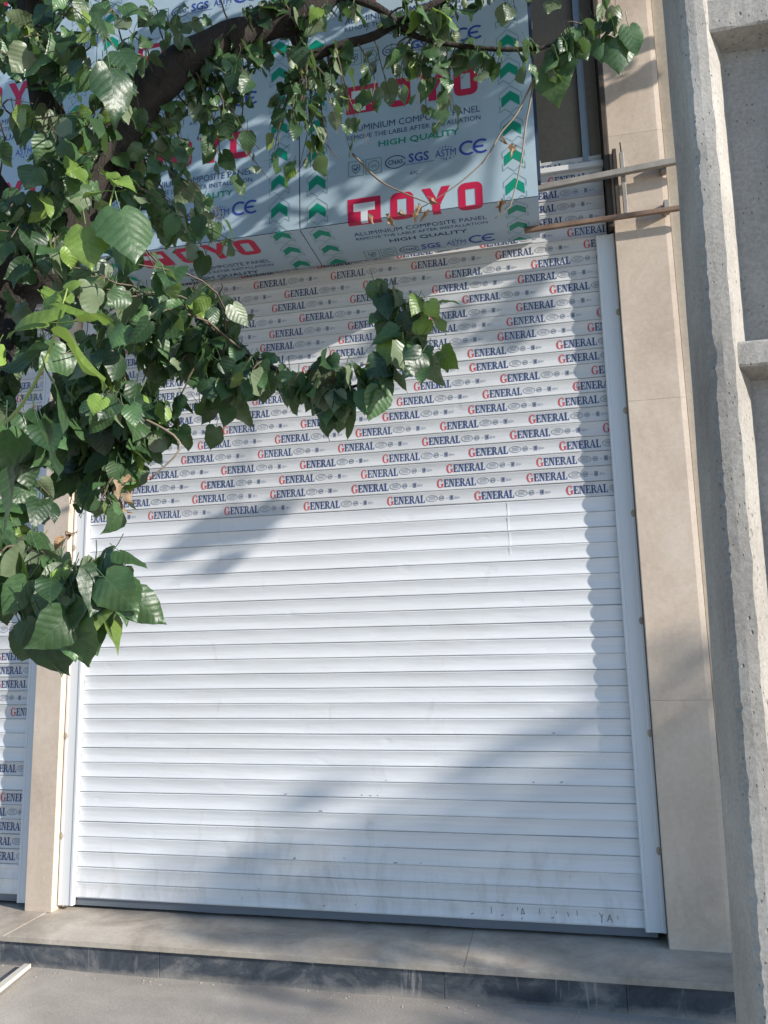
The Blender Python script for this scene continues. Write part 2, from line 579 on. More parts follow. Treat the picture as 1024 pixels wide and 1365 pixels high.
# bold serif capitals, unit height, drawn from bars that butt together
SF = 0.10
def serif(ch):
    st = 0.20
    if ch == 'L': return [rect(0.08, SF, 0.08 + st, 1 - SF), rect(0, 1 - SF, 0.38, 1), rect(0, 0, 0.62, SF), rect(0.54, SF, 0.62, 0.32)], 0.66
    if ch == 'E': return [rect(0.08, SF, 0.08 + st, 1 - SF), rect(0, 1 - SF, 0.62, 1), rect(0, 0, 0.66, SF), rect(0.57, SF, 0.66, 0.3),
                          rect(0.54, 0.72, 0.62, 1 - SF), rect(0.28, 0.46, 0.46, 0.55), rect(0.46, 0.36, 0.52, 0.65)], 0.70
    if ch == 'N': return [rect(0.09, SF, 0.17, 1), rect(0, 0, 0.28, SF), [(0.17, 1), (0.17, 0.88), (0.56, 0.0), (0.62, 0.0), (0.62, 0.12), (0.36, 1)][0:6],
                          rect(0.62, 0.0, 0.70, 1 - SF), rect(0.50, 1 - SF, 0.82, 1), rect(0, 1 - SF, 0.09, 1)], 0.84
    if ch == 'R': return [rect(0.08, SF, 0.08 + st, 1 - SF), rect(0, 1 - SF, 0.40, 1), rect(0, 0, 0.36, SF)] + \
        arc(0.40, 0.735, 0.24, 0.265, -90, 90, 0.17, 0.09, 8) + [rect(0.28, 0.47, 0.40, 0.56), [(0.36, 0.47), (0.54, 0.47), (0.80, 0.0), (0.58, 0.0)]], 0.78
    if ch == 'A': return [[(0.04, SF), (0.12, SF), (0.37, 0.80), (0.34, 0.97)], [(0.34, 0.97), (0.37, 0.80), (0.52, SF), (0.74, SF), (0.46, 1.0), (0.36, 1.0)],
                          rect(0, 0, 0.24, SF), rect(0.46, 0, 0.82, SF), rect(0.19, 0.29, 0.46, 0.37)], 0.82
    if ch == 'G': return arc(0.42, 0.5, 0.42, 0.52, 55, 305, 0.20, 0.08, 16) + [rect(0.62, 0.68, 0.70, 0.97), rect(0.50, 0.40, 0.86, 0.48), rect(0.58, 0.06, 0.78, 0.40)], 0.88


def general_print(h, dull=False):
    """GENERAL with its row of little marks; returns polys, total length"""
    polys = []
    x = 0
    for i, ch in enumerate('GENERAL'):
        ps, adv = serif(ch)
        k = 1.12 if i == 0 else 1.0
        for p in shift(ps, h * 0.88 * k, h * k, x, -0.06 * h if i == 0 else 0): polys.append((p, (RED2 if i == 0 else NAVY)))
        x += adv * h * 0.88 * k + 0.01 * h
    x += 0.12 * h
    for p in arc(x + 0.75 * h, 0.5 * h, 0.75 * h, 0.42 * h, 0, 360, 0.07 * h, 0.07 * h, 16): polys.append((p, GREY))
    for k in range(3): polys.append((rect(x + 0.35 * h, (0.33 + 0.16 * k) * h, x + 1.15 * h, (0.38 + 0.16 * k) * h), GREY))
    x += 1.65 * h
    for p in arc(x + 0.33 * h, 0.5 * h, 0.33 * h, 0.33 * h, 0, 360, 0.08 * h, 0.08 * h, 12): polys.append((p, GREY))
    polys.append((rect(x + 0.17 * h, 0.40 * h, x + 0.5 * h, 0.6 * h), GREY))
    x += 0.9 * h
    polys.append((rect(x, 0.42 * h, x + 0.35 * h, 0.52 * h), FAINT))
    x += 0.48 * h
    for p in frame(x, 0.2 * h, x + 0.42 * h, 0.8 * h, 0.11 * h): polys.append((p, GREY))
    polys.append((rect(x + 0.15 * h, 0.34 * h, x + 0.27 * h, 0.66 * h), NAVY))
    x += 0.62 * h
    polys.append((rect(x, 0.3 * h, x + 0.3 * h, 0.62 * h), FAINT))
    polys.append((rect(x + 0.38 * h, 0.36 * h, x + 0.62 * h, 0.56 * h), FAINT))
    return polys, x + 0.62 * h


_fc = {}
def sans(text, height, bold=0.0, mat=NAVY, width=None):
    """built-in sans lettering tessellated to triangles; baseline at v=0"""
    key = (text, bold)
    if key not in _fc:
        cu = bpy.data.curves.new('lettering_source', 'FONT')
        cu.body = text
        cu.size = 1.0
        cu.resolution_u = 2
        cu.offset = bold
        o = bpy.data.objects.new('lettering_source', cu)
        COL.objects.link(o)
        dg = bpy.context.evaluated_depsgraph_get()
        ev = o.evaluated_get(dg)
        me = ev.to_mesh()
        tris = [[(me.vertices[i].co.x, me.vertices[i].co.y) for i in p.vertices] for p in me.polygons]
        ev.to_mesh_clear()
        bpy.data.objects.remove(o)
        bpy.data.curves.remove(cu)
        xs = [q[0] for p in tris for q in p]
        ys = [q[1] for p in tris for q in p]
        _fc[key] = (tris, min(xs), max(xs), min(ys), max(ys))
    tris, x0, x1, y0, y1 = _fc[key]
    sy = height / (y1 - y0)
    sx = sy if width is None else width / (x1 - x0)
    return [([((x - x0) * sx, (y - y0) * sy) for x, y in p], mat) for p in tris]


def mv(polys, dx, dy):
    return [([(x + dx, y + dy) for x, y in p], m) for p, m in polys]


# ------------------------------------------------------------------ ground
GZ = -0.205
g = MB()
n = 60
xs = [-40, -20, -10, -6] + [-5 + i * 0.12 for i in range(64)] + [4, 8, 20, 40]
ys = [-40, -20, -10, -6, -4] + [-3.4 + i * 0.1 for i in range(31)] + [0.5, 10, 40]
def gz(x, y):
    if y > -0.3: return GZ - 0.02
    z = GZ + 0.010 * noise.noise(Vector((x * 1.3, y * 1.6, 3))) + 0.005 * noise.noise(Vector((x * 6, y * 6, 1)))
    # sand heaped loosely against the foot of the step
    d = max(0, 1 - abs(y + 0.44) / 0.28)
    return z + d * max(0, 0.016 * (0.5 + noise.noise(Vector((x * 1.1, 0, 9))) * 1.5))


for y in ys:
    for x in xs:
        g.v.append((x, y, gz(x, y)))
W_ = len(xs)
for j in range(len(ys) - 1):
    for i in range(W_ - 1):
        g.f.append((j * W_ + i, j * W_ + i + 1, (j + 1) * W_ + i + 1, (j + 1) * W_ + i))
        g.mi.append(0)
tag(g.build('pavement', M_GROUND, smooth=True), kind='structure')

# ------------------------------------------------------------------ shop building
PF = -0.075      # pilaster face
FLOOR = -0.058
TOP = 6.4
bld = empty('shop_building', (-1.5, 0.2, GZ))
tag(bld, 'shop front with beige stone pilasters behind the white shutters', 'building')


def part(name, mat, boxes, parent=bld, root=bld, bevel=0.0):
    m = MB()
    lx, ly, lz = root.location
    for b in boxes:
        m.box(b[0] - lx, b[1] - lx, b[2] - ly, b[3] - ly, b[4] - lz, b[5] - lz)
    return m.build(name, mat, parent, bevel=bevel)


part('back_wall', M_INSIDE, [(-8.5, 7.5, 0.36, 0.6, GZ - .1, TOP)])
part('upper_wall', M_INSIDE, [(-8.5, -0.33, 0.12, 0.3, 3.85, TOP)])
part('side_wall', M_PLASTER, [(0.372, 7.5, -0.05, 0.355, GZ - .1, TOP)])
# right pilaster clad in tall slabs with hairline joints, splayed right edge
RP = part('pilaster', M_PLASTER, [(0.10, 0.365, PF + 0.03, 0.35, GZ - .1, TOP)])
lx, ly, lz = bld.location
def slab(x0, x1, z0, z1, parent, cham=0.0):
    m = MB()
    y0, y1 = PF, PF + 0.028
    sec = [(x0, y0 + 0.002), (x0 + 0.002, y0), (x1 - cham - 0.002, y0), (x1, y0 + cham * 0.16 + 0.001), (x1, y1), (x0, y1)]
    k = len(sec)
    m.add([(x - lx, y - ly, z0 - lz) for x, y in sec] + [(x - lx, y - ly, z1 - lz) for x, y in sec],
          [(i, (i + 1) % k, k + (i + 1) % k, k + i) for i in range(k)] + [tuple(range(k))[::-1], tuple(range(k, 2 * k))])
    return m.build('stone_slab', M_STONE, parent)
zj = [FLOOR, 1.015, 2.455, 3.895, 5.3, TOP]
for a, b in zip(zj, zj[1:]):
    slab(0.094, 0.366, a + 0.0006, b - 0.0006, RP, 0.024)
# left pilaster
LP = part('pilaster', M_STONE, [(-3.148, -2.992, PF + 0.03, 0.35, GZ - .1, TOP)])
for a, b in zip(zj, zj[1:]):
    slab(-3.15, -2.99, a + 0.0012 + (0.3 if a > 0 else 0), b - 0.0012 + (0.3 if b < TOP else 0), LP)
# transom above the shutter beside the sign
part('sill', M_SILL, [(-0.33, 0.066, -0.028, 0.05, 3.772, 3.802)], bevel=0.002)
part('board', M_PANEL, [(-0.33, -0.036, 0.03, 0.05, 3.803, TOP)])
part('board', M_PANEL, [(0.004, 0.066, 0.03, 0.05, 3.803, TOP)])
part('mullion', M_GALV, [(-0.034, -0.006, -0.005, 0.06, 3.803, TOP), (-0.004, 0.002, 0.004, 0.06, 3.803, TOP)])
part('jamb_post', M_DARK, [(0.068, 0.092, -0.085, 0.06, 3.385, TOP)], bevel=0.002)

# ------------------------------------------------------------------ stone step
stp = empty('entrance_step', (-1.5, -0.2, GZ))
tag(stp, 'long stone step with beige treads and a dark stained riser below the shutters', 'step')
tx = [-8.0, -6.4, -4.75, -3.02, -0.78, 0.62, 2.3, 4.0]
for i, (a, b) in enumerate(zip(tx, tx[1:])):
    dz = random.uniform(-0.0015, 0.0015)
    m = MB()
    x0, x1, y0, y1, z0, z1 = a + 0.0005, b - 0.0005, -0.398, 0.355, FLOOR - 0.026, FLOOR + dz
    q = stp.location
    m.box(x0 - q.x, x1 - q.x, y0 - q.y, y1 - q.y, z0 - q.z, z1 - q.z)
    m.build('tread_slab', M_TREAD, stp, bevel=0.0015)
rx = [-8.0, -6.6, -5.2, -3.9, -2.2, -0.87, -0.12, 1.3, 2.6, 4.0]
for a, b in zip(rx, rx[1:]):
    q = stp.location
    off = random.uniform(-0.002, 0.002)
    m = MB()
    m.box(a + 0.0008 - q.x, b - 0.0008 - q.x, -0.382 + off - q.y, -0.35 - q.y, GZ - 0.1 - q.z, FLOOR - 0.0275 - q.z)
    m.build('riser_slab', M_RISER, stp, bevel=0.002)
q = stp.location
m = MB()
m.box(-8 - q.x, 4 - q.x, -0.349 - q.y, 0.35 - q.y, GZ - 0.1 - q.z, FLOOR - 0.028 - q.z)
m.build('core', M_RISER, stp)

# ------------------------------------------------------------------ roller shutters
PITCH_S = 0.077
def prof(z):
    """slat face: shallow hollow between two hinge knuckles"""
    z = min(max(z, 0), PITCH_S)
    if z < 0.0025: return 0.006 - 0.010 * z / 0.0025
    if z > 0.0745: return -0.004 + 0.010 * (z - 0.0745) / 0.0025
    s = (z - 0.0025) / 0.072
    return -0.004 + 0.0062 * (sin(pi * s) ** 0.9)
ZP = [0.0, 0.0012, 0.0025, 0.006, 0.012, 0.019, 0.028, 0.0385, 0.049, 0.058, 0.065, 0.071, 0.0745, 0.0758, 0.077]
SL_CUTS = [0.019, 0.028, 0.0385, 0.049, 0.058]


def slat_mesh(L, nseg=26, mat=None):
    m = MB()
    k = len(ZP)
    for i in range(nseg + 1):
        x = L * i / nseg
        for z in ZP:
            m.v.append((x, prof(z) + 0.0009 * noise.noise(Vector((x * 2.1, z * 8, L + nseg))), z + 0.0011 * noise.noise(Vector((x * 1.7, nseg * 3.1, L)))))
    for i in range(nseg):
        for j in range(k - 1):
            m.f.append((i * k + j, (i + 1) * k + j, (i + 1) * k + j + 1, i * k + j + 1))
            m.mi.append(0)
    return m.mesh('slat', mat or M_SHUT, True)


GP, GLEN = general_print(0.0415)
PERIOD = 0.462
def slat_lettering(L, offset, parent, y_eps=0.0011, dull=False):
    polys = []
    x = offset - PERIOD * 3
    while x < L:
        for p, mt in GP:
            p2 = [(u + x, v + 0.0175) for u, v in p]
            if max(q_[0] for q_ in p2) < 0.004 or min(q_[0] for q_ in p2) > L - 0.004: continue
            c = p2
            if min(q_[0] for q_ in c) < 0.004: c = clip(c, 0, 0.004, True)
            if c and max(q_[0] for q_ in c) > L - 0.004: c = clip(c, 0, L - 0.004, False)
            if c: polys.append((c, mt))
        x += PERIOD
    polys = split_v(polys, SL_CUTS)
    mb, mats = print_mesh(polys, lambda u, v: (u, prof(v) - y_eps, v))
    if mb.v: mb.build('printed_lettering', mats, parent)


def shutter(x0, x1, nrow, rows_text, label, offs, extra=None):
    root = empty('roller_shutter', (x0, 0, 0))
    tag(root, label, 'roller shutter', 'roller shutters of the shop front')
    L = x1 - x0
    me = [slat_mesh(L, 30 - i) for i in range(5)]
    mf = [slat_mesh(L, 30 - i, M_FILM) for i in range(5)]
    for r in range(nrow):
        o = bpy.data.objects.new('slat', (mf if r in rows_text else me)[(r * 7) % 5])
        o.location = (0, random.uniform(-0.001, 0.001), r * PITCH_S)
        o.rotation_euler = (random.uniform(-0.012, 0.012), random.uniform(-0.0003, 0.0003), 0)
        link(o, root)
        if r in rows_text:
            slat_lettering(L, offs(r), o)
        if extra: extra(r, o)
    # flat bottom bar lip
    m = MB()
    m.box(0.002, L - 0.002, 0.0065, 0.016, -0.004, 0.001)
    m.build('bottom_bar', M_GUIDE, root)
    m = MB()
    nn = 40
    for i in range(nn + 1):
        x = 0.002 + (L - 0.004) * i / nn
        lo = -0.043 + 0.004 * noise.noise(Vector((x * 3, x0, 0)))
        m.v += [(x, 0.012, -0.0045), (x, 0.014, lo), (x, 0.024, lo), (x, 0.024, -0.0045)]
    for i in range(nn):
        for e in range(4):
            m.f.append((i * 4 + e, i * 4 + (e + 1) % 4, i * 4 + 4 + (e + 1) % 4, i * 4 + 4 + e)); m.mi.append(0)
    m.build('gap_shadow_strip', M_GAPSHADE, root)  # dark strip standing in for the shadow gap under the shutter
    return root


NR = 50
# lettering begins on slat 26; start positions (m from the left end) follow the photograph where it shows them
offk = {26: 0.15, 27: 0.288, 28: 0.10, 29: 0.27}
rnd = random.Random(21)
def px_off(r, px, py):
    return (at(px, py, -0.01).x + 2.93) % PERIOD
PXR = {26: (755, 650), 27: (702, 632), 28: (715, 613), 29: (746, 592), 30: (680, 575), 31: (705, 553), 32: (744, 533), 33: (764, 512),
       34: (667, 501), 35: (745, 477), 36: (742, 459), 37: (663, 446), 38: (675, 427), 39: (688, 407), 40: (733, 382), 41: (690, 370),
       42: (708, 349), 43: (660, 337), 44: (640, 333), 45: (700, 296), 46: (690, 285), 47: (694, 268), 48: (731, 250), 49: (700, 240)}
def off_main(r):
    if r in PXR: return px_off(r, *PXR[r])
    return rnd.uniform(0, PERIOD)


def marks(r, o):
    polys = []
    if 22 <= r <= 25:    # torn strip of film running down four slats
        u = at(679, 705, -0.01).x + 2.93 + 0.002 * ((r * 7) % 3 - 1)
        lo, hi = (0.004, 0.073) if r > 22 else (0.034, 0.073)
        polys = [(rect(u - 0.0055, lo, u + 0.0055, hi), TEAR)]
        mb, mats = print_mesh(split_v(polys, SL_CUTS), lambda a, b: (a, prof(b) - 0.0009, b))
        mb.build('torn_film', mats, o)
        return
    if r == 0:           # scratched marks along the bottom bar
        s = []
        for px, kind in ((697, 0), (813, 1), (803, 2), (655, 3), (720, 3), (742, 3), (758, 3), (770, 3), (824, 3), (690, 3), (735, 4), (628, 4), (430, 4), (668, 4)):
            u = at(px, 1222, -0.01).x + 2.93
            if kind == 0: s += stroke([(u - .008, .03), (u, .058), (u + .009, .032), (u - .004, .036), (u - .008, .03)], .0035) + stroke([(u - .006, .008), (u - .003, .02)], .003)
            elif kind == 1: s += stroke([(u - .011, .018), (u, .05), (u + .011, .016)], .004) + stroke([(u - .006, .03), (u + .006, .03)], .003)
            elif kind == 2: s += stroke([(u - .012, .056), (u - .002, .034), (u + .004, .05)], .0035) + stroke([(u - .002, .034), (u - .004, .012)], .004)
            elif kind == 3: s += stroke([(u, .025 + rnd.random() * .02), (u + rnd.uniform(-.003, .003), .045 + rnd.random() * .02)], .003)
            else: s += stroke([(u, .02), (u + .012, .026)], .004)
        polys = [(p, SCUFF) for p in s]
    elif r in (3, 6, 7, 8, 11):
        for k in range(rnd.randint(1, 4)):
            u = rnd.uniform(1.2, 2.75)
            polys += [(p, SCUFF) for p in stroke([(u, .006 + rnd.random() * .008), (u + rnd.uniform(.004, .022), .007 + rnd.random() * .01)], rnd.uniform(.002, .005))]
    if polys:
        mb, mats = print_mesh(split_v(polys, [0.0025, 0.006, 0.012] + SL_CUTS), lambda a, b: (a, prof(b) - 0.0011, b))
        mb.build('scuff_mark', mats, o)


shutter(-2.93, 0.06, NR, set(range(26, NR)), 'wide white slatted roller shutter with printed upper slats between two stone pilasters', off_main, marks)
rn2 = random.Random(5)
shutter(-6.2, -3.19, NR, {2, 3, 4, 5, 6, 8, 12, 13, 14, 15} | set(range(16, NR)), 'neighbouring white shutter printed nearly to its foot, beyond the narrow pilaster',
        lambda r: {2: -0.055, 3: -0.085, 4: -0.010, 5: -0.125, 6: 0.035, 8: -0.075, 12: 0.07, 13: -0.22, 14: -0.035, 15: -0.07}.get(r, rn2.uniform(0, PERIOD)))


def guide(x0, x1, z0, z1, label, lipside):
    """folded U channel: face, rolled inner lip and screws"""
    root = empty('shutter_guide', ((x0 + x1) / 2, -0.03, z0))
    tag(root, label, 'guide rail', 'white guide rails of the shutters')
    h = z1 - z0
    hw = (x1 - x0) / 2
    m = MB()
    sec = [(-hw, 0.028), (-hw, 0.003), (-hw + .003, 0), (-hw + .014, 0), (-hw + .017, .003), (hw - .017, .003), (hw - .014, 0), (hw - .003, 0), (hw, .003), (hw, .028)]
    k = len(sec)
    for zz in [h * i / 12 for i in range(13)]:
        for x, y in sec: m.v.append((x + 0.0008 * noise.noise(Vector((zz, x0, 1))), y, zz))
    for j in range(12):
        for i in range(k - 1):
            m.f.append((j * k + i, j * k + i + 1, (j + 1) * k + i + 1, (j + 1) * k + i)); m.mi.append(0)
    m.build('channel', M_GUIDE, root)
    for zz in [0.35 + 0.52 * i for i in range(int((h - 0.3) / 0.52) + 1)]:
        s = MB()
        sx = lipside * (hw - 0.009)
        ring = [(sx + 0.011 * cos(t_ * pi / 5), -0.001, zz + 0.019 * sin(t_ * pi / 5)) for t_ in range(10)]
        s.add(ring + [(sx, -0.0035, zz)], [(i, (i + 1) % 10, 10) for i in range(10)])
        s.build('fixing', M_PLASTER, root)
    return root


guide(0.002, 0.093, -0.008, 3.375, 'white guide rail along the beige pilaster beside the utility pole', 1)
guide(-2.988, -2.899, -0.035, 3.37, 'white guide rail right against the narrow stone pilaster, lit by the sun', -1)
guide(-3.235, -3.153, -0.035, 3.37, 'shaded white guide rail of the neighbouring shutter', 1)

# ------------------------------------------------------------------ sign fascia of film-covered panels
FY, FZ = -0.41, 3.412
SB = -0.014       # back edge of the soffit
sg = empty('sign_fascia', (-1.5, FY, FZ))
tag(sg, 'boxed fascia of white composite panels still covered in printed film', 'sign')
q = sg.location


def chevrons(x, v0, v1, ph):
    out = []
    v = v0 - ph
    while v < v1:
        w_, hh, t_ = 0.045, 0.036, 0.052
        g_ = [([(x - w_, v), (x, v + hh), (x, v + hh + t_), (x - w_, v + t_)], GREEN), ([(x, v + hh), (x + w_, v), (x + w_, v + t_), (x, v + hh + t_)], GREEN)]
        lw = 0.0024
        top = [(x - .054, v + .040), (x - .054, v + .072), (x, v + .116), (x + .054, v + .072), (x + .054, v + .040)]
        bot = [(x - .054, v + .012), (x - .054, v - .026), (x - .030, v - .008), (x, v - .034), (x + .030, v - .008), (x + .054, v - .026), (x + .054, v + .012)]
        g_ += [(p, LINE) for p in stroke(top, lw)] + [(p, LINE) for p in stroke(bot, lw)]
        out.append(g_)
        v += 0.158
    return out


def logo_block(x, v, hq):
    """one repeat of the film print; v is the top of the red word"""
    G_ = []
    o = []
    b = 0.158
    # red T box with white T
    L = x
    o += [(rect(L, v - b, L + .030, v), RED), (rect(L + .030, v - .028, L + .142, v), RED), (rect(L + .142, v - b, L + .172, v), RED),
          (rect(L + .030, v - b, L + .142, v - b + .012), RED),
          (rect(L + .030, v - b + .012, L + .068, v - .072), RED), (rect(L + .104, v - b + .012, L + .142, v - .072), RED)]
    o += [(rect(L + .030, v - .072, L + .142, v - .028), WHITE), (rect(L + .068, v - b + .012, L + .104, v - .072), WHITE)]
    for cx in (x + .282, x + .625):
        hw_, hh_, t_ = .060, b / 2, .036
        cy = v - hh_
        r = .035
        ps = [rect(cx - hw_, cy - hh_ + r, cx - hw_ + t_, cy + hh_ - r), rect(cx + hw_ - t_, cy - hh_ + r, cx + hw_, cy + hh_ - r),
              rect(cx - hw_ + r, cy + hh_ - t_, cx + hw_ - r, cy + hh_), rect(cx - hw_ + r, cy - hh_, cx + hw_ - r, cy - hh_ + t_)]
        for sx, sy, a0 in ((1, 1, 0), (-1, 1, 90), (-1, -1, 180), (1, -1, 270)):
            ps += arc(cx + sx * (hw_ - r), cy + sy * (hh_ - r), r, r, a0, a0 + 90, r - .001, r - .001, 4)
        o += [(p, RED) for p in ps]
    y = x + .455
    o += [([(y - .072, v), (y - .028, v), (y + .002, v - .062), (y - .020, v - .095)], RED)]
    o += [([(y + .028, v), (y + .072, v), (y + .020, v - .095), (y + .002, v - .062)], RED), ([(y + .002, v - .062), (y + .020, v - .095), (y - .020, v - .095)], RED),
          (rect(y - .020, v - b, y + .020, v - .095), RED)]
    G_.append(o); o = []
    o += mv(sans('ALUMINIUM COMPOSITE PANEL', .036, 0.0, NAVY, .692), x, v - .262)
    G_.append(o); o = []
    o += mv(sans('REMOVE THE LABLE AFTER INSTALLATION', .026, 0.0, NAVY, .692), x, v - .306)
    G_.append(o); o = []
    o += mv(sans('HIGH QUALITY', .040, 0.014, GREEN if hq else NAVY, .415), x + .168, v - .374)
    yb = v - .512
    G_.append(o); o = []
    # boxed marks
    o += [(p, LINE) for p in frame(x + .005, yb, x + .088, yb + .085, .0030)]
    o += [(p, LINE) for p in stroke([(x + .027, yb + .062), (x + .066, yb + .062), (x + .066, yb + .035), (x + .046, yb + .015), (x + .027, yb + .035), (x + .027, yb + .062)], .005)]
    o += [(p, NAVY) for p in stroke([(x + .036, yb + .045), (x + .045, yb + .032), (x + .057, yb + .052)], .007)]
    G_.append(o); o = []
    o += [(p, LINE) for p in frame(x + .098, yb, x + .182, yb + .085, .0030)]
    o += [(p, LINE) for p in arc(x + .140, yb + .043, .031, .031, 0, 360, .004, .004, 14)]
    o += mv(sans('GFA', .016, 0.01, LINE, .034), x + .123, yb + .034)
    G_.append(o); o = []
    o += [(p, NAVY) for p in arc(x + .254, yb + .046, .055, .037, 15, 345, .006, .005, 18)]
    o += mv(sans('CNAS', .026, 0.012, NAVY, .076), x + .216, yb + .033)
    G_.append(o); o = []
    o += mv(sans('SGS', .050, 0.02, BLUE, .104), x + .322, yb + .030)
    o += [(rect(x + .300, yb + .020, x + .450, yb + .0225), BLUE)]
    G_.append(o); o = []
    o += [(p, BLUE) for k in range(5) for p in [rect(x + .498 + abs(k - 2) * .004 - .02 + k * .016, yb + .012 + abs(k - 2) * .006, x + .498 + abs(k - 2) * .004 - .02 + k * .016 + .005, yb + .028)]]
    o += mv(sans('ASTM', .040, 0.0, BLUE, .104), x + .458, yb + .034)
    o += [(p, BLUE) for k in range(5) for p in [rect(x + .480 + k * .0145, yb + .080, x + .484 + k * .0145, yb + .094 - abs(k - 2) * .004)]]
    G_.append(o); o = []
    for p in arc(x + .622, yb + .062, .044, .040, 50, 310, .013, .012, 12): o.append((p, BLUE))
    for p in arc(x + .690, yb + .062, .044, .040, 50, 310, .013, .012, 12): o.append((p, BLUE))
    o.append((rect(x + .659, yb + .056, x + .700, yb + .068), BLUE))
    G_.append(o); o = []
    o += mv(sans('ATC', .018, 0.012, NAVY, .045), x + .325, yb - .038)
    G_.append(o)
    return G_


VT = 5.9
panels = [(-1.487, -0.282, 0.0, True), (-2.708, -1.493, -0.145, True), (-3.93, -2.714, -0.22, False), (-5.15, -3.936, -0.05, False), (-6.4, -5.156, -0.3, False)]
soff = FY - SB    # negative length
for i, (x0, x1, dv, hq) in enumerate(panels):
    m = MB()
    th = 0.004
    # bent sheet: front, rounded fold, soffit; back side set in by its thickness
    outer = [(FY, VT), (FY, FZ + .004), (FY + .0012, FZ + .0012), (FY + .004, FZ), (SB, FZ)]
    inner = [(SB, FZ + th), (FY + th + .002, FZ + th), (FY + th, FZ + th + .002), (FY + th, VT)]
    sec = outer + inner
    k = len(sec)
    nx = 12
    for j in range(nx + 1):
        x = x0 + (x1 - x0) * j / nx
        for y, z in sec:
            m.v.append((x - q.x, y - q.y, z - q.z))
    for j in range(nx):
        for e in range(k):
            m.f.append((j * k + e, j * k + (e + 1) % k, (j + 1) * k + (e + 1) % k, (j + 1) * k + e)); m.mi.append(0)
    m.f.append(tuple(range(k))); m.mi.append(0)
    m.f.append(tuple(range(nx * k, nx * k + k))[::-1]); m.mi.append(0)
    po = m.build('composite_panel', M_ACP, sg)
    gv = MB()
    gv.box(x0 + .002 - q.x, x1 - .002 - q.x, FY - .0006 - q.y, FY + .002 - q.y, FZ + .0025 - q.z, FZ + .0062 - q.z)
    gv.build('fold_groove', M_NAVYEDGE, po)
    if x1 < -4: continue
    tx0 = x1 - 0.951     # left margin of the word
    blocks = [(g_, 'printed_lettering') for r in range(-1, 4) for g_ in logo_block(tx0, 3.540 + dv + r * 0.6375, hq and r == 1)]
    for gset in (chevrons(x1 - 0.108, FZ - 0.37, VT - 0.6, 0.02 if i else 0.075), chevrons(x0 + 0.092, FZ - 0.37, VT - 0.6, 0.055 + 0.04 * i)):
        blocks += [(g_, 'printed_chevron') for g_ in gset]
    lo, hi = FZ - (SB - FY) + 0.004, VT - 0.05
    eps = 0.0012
    for polys, nm in blocks:
        cl = []
        for p, mt in polys:
            if max(a[1] for a in p) <= lo or min(a[1] for a in p) >= hi: continue
            if min(a[1] for a in p) < lo: p = clip(p, 1, lo, True)
            if p: cl.append((p, mt))
        cl = split_v(cl, [FZ])
        fr, sf = [], []
        for p, mt in cl:
            (fr if sum(a[1] for a in p) / len(p) >= FZ else sf).append((p, mt))
        if fr:
            mb, mats = print_mesh(fr, lambda u, v: (u - q.x, FY - eps - q.y, max(v, FZ) - q.z))
            mb.build(nm, mats, po)
        if sf:
            mb, mats = print_mesh(sf, lambda u, v: (u - q.x, FY + (FZ - v) - q.y - (eps if v >= FZ - 1e-6 else 0), FZ - eps - q.z))
            mb.build(nm, mats, po)
# carrying frame behind the sheets, dark exposed end
m = MB()
m.box(-6.4 - q.x, -0.300 - q.x, FY + .006 - q.y, FY + .030 - q.y, FZ + .006 - q.z, VT - .01 - q.z)
m.build('backing_frame', M_NAVYEDGE, sg)
m = MB()
m.box(-0.298 - q.x, -0.266 - q.x, FY + .012 - q.y, FY + .05 - q.y, FZ + .09 - q.z, VT - q.z)
m.build('end_post', M_NAVYEDGE, sg)
m = MB()
m.box(-6.4 - q.x, -0.290 - q.x, FY + .031 - q.y, -0.002 - q.y, VT - .03 - q.z, VT - q.z)
m.build('top_sheet', M_ACP, sg)
for zz in (3.58, 4.35):
    m = MB()
    m.box(-0.265 - q.x, -0.262 - q.x, FY + .016 - q.y, FY + .034 - q.y, zz - q.z, zz + .03 - q.z)
    m.build('clip', M_SILL, sg)

# ------------------------------------------------------------------ steel rails beside the sign
sr = empty('steel_bracket', (0.12, -0.13, 3.38))
tag(sr, 'two brown steel rails running from the fascia end across the beige pilaster', 'bracket')
q = sr.location
def bar(p0, p1, hw, hh, mat, name):
    p0, p1 = Vector(p0) - q, Vector(p1) - q
    d = (p1 - p0).normalized()
    yv = Vector((0, 1, 0))
    zv = d.cross(yv).normalized() * -1
    m = MB()
    vs = []
    for p in (p0, p1):
        for a, b in ((-1, -1), (1, -1), (1, 1), (-1, 1)):
            vs.append(p + yv * hw * a + zv * hh * b)
    m.add(vs, [(0, 1, 2, 3), (7, 6, 5, 4), (0, 4, 5, 1), (1, 5, 6, 2), (2, 6, 7, 3), (3, 7, 4, 0)])
    return m.build(name, mat, sr, bevel=0.003)
bar((-0.36, -0.135, 3.617), (0.56, -0.135, 3.675), 0.014, 0.016, M_RAIL, 'rail')
bar((-0.36, -0.135, 3.396), (0.56, -0.135, 3.412), 0.011, 0.012, M_RUST, 'rail')
bar((0.150, -0.112, 3.43), (0.150, -0.112, 3.77), 0.006, 0.011, M_RAIL, 'tie_rod')
bar((0.150, -0.112, 3.772), (0.148, -0.112, 3.83), 0.003, 0.004, M_DARK, 'tie_rod')
m = MB(); m.box(0.106 - q.x, 0.126 - q.x, -0.112 - q.y, -0.077 - q.y, 3.43 - q.z, 3.80 - q.z)
m.build('fixing_plate', M_DARK, sr, bevel=0.002)
m = MB(); m.box(0.335 - q.x, 0.362 - q.x, -0.118 - q.y, -0.077 - q.y, 3.41 - q.z, 3.475 - q.z)
m.build('fixing_plate', M_RAIL, sr, bevel=0.002)
m = MB(); m.box(0.335 - q.x, 0.362 - q.x, -0.116 - q.y, -0.077 - q.y, 3.63 - q.z, 3.70 - q.z)
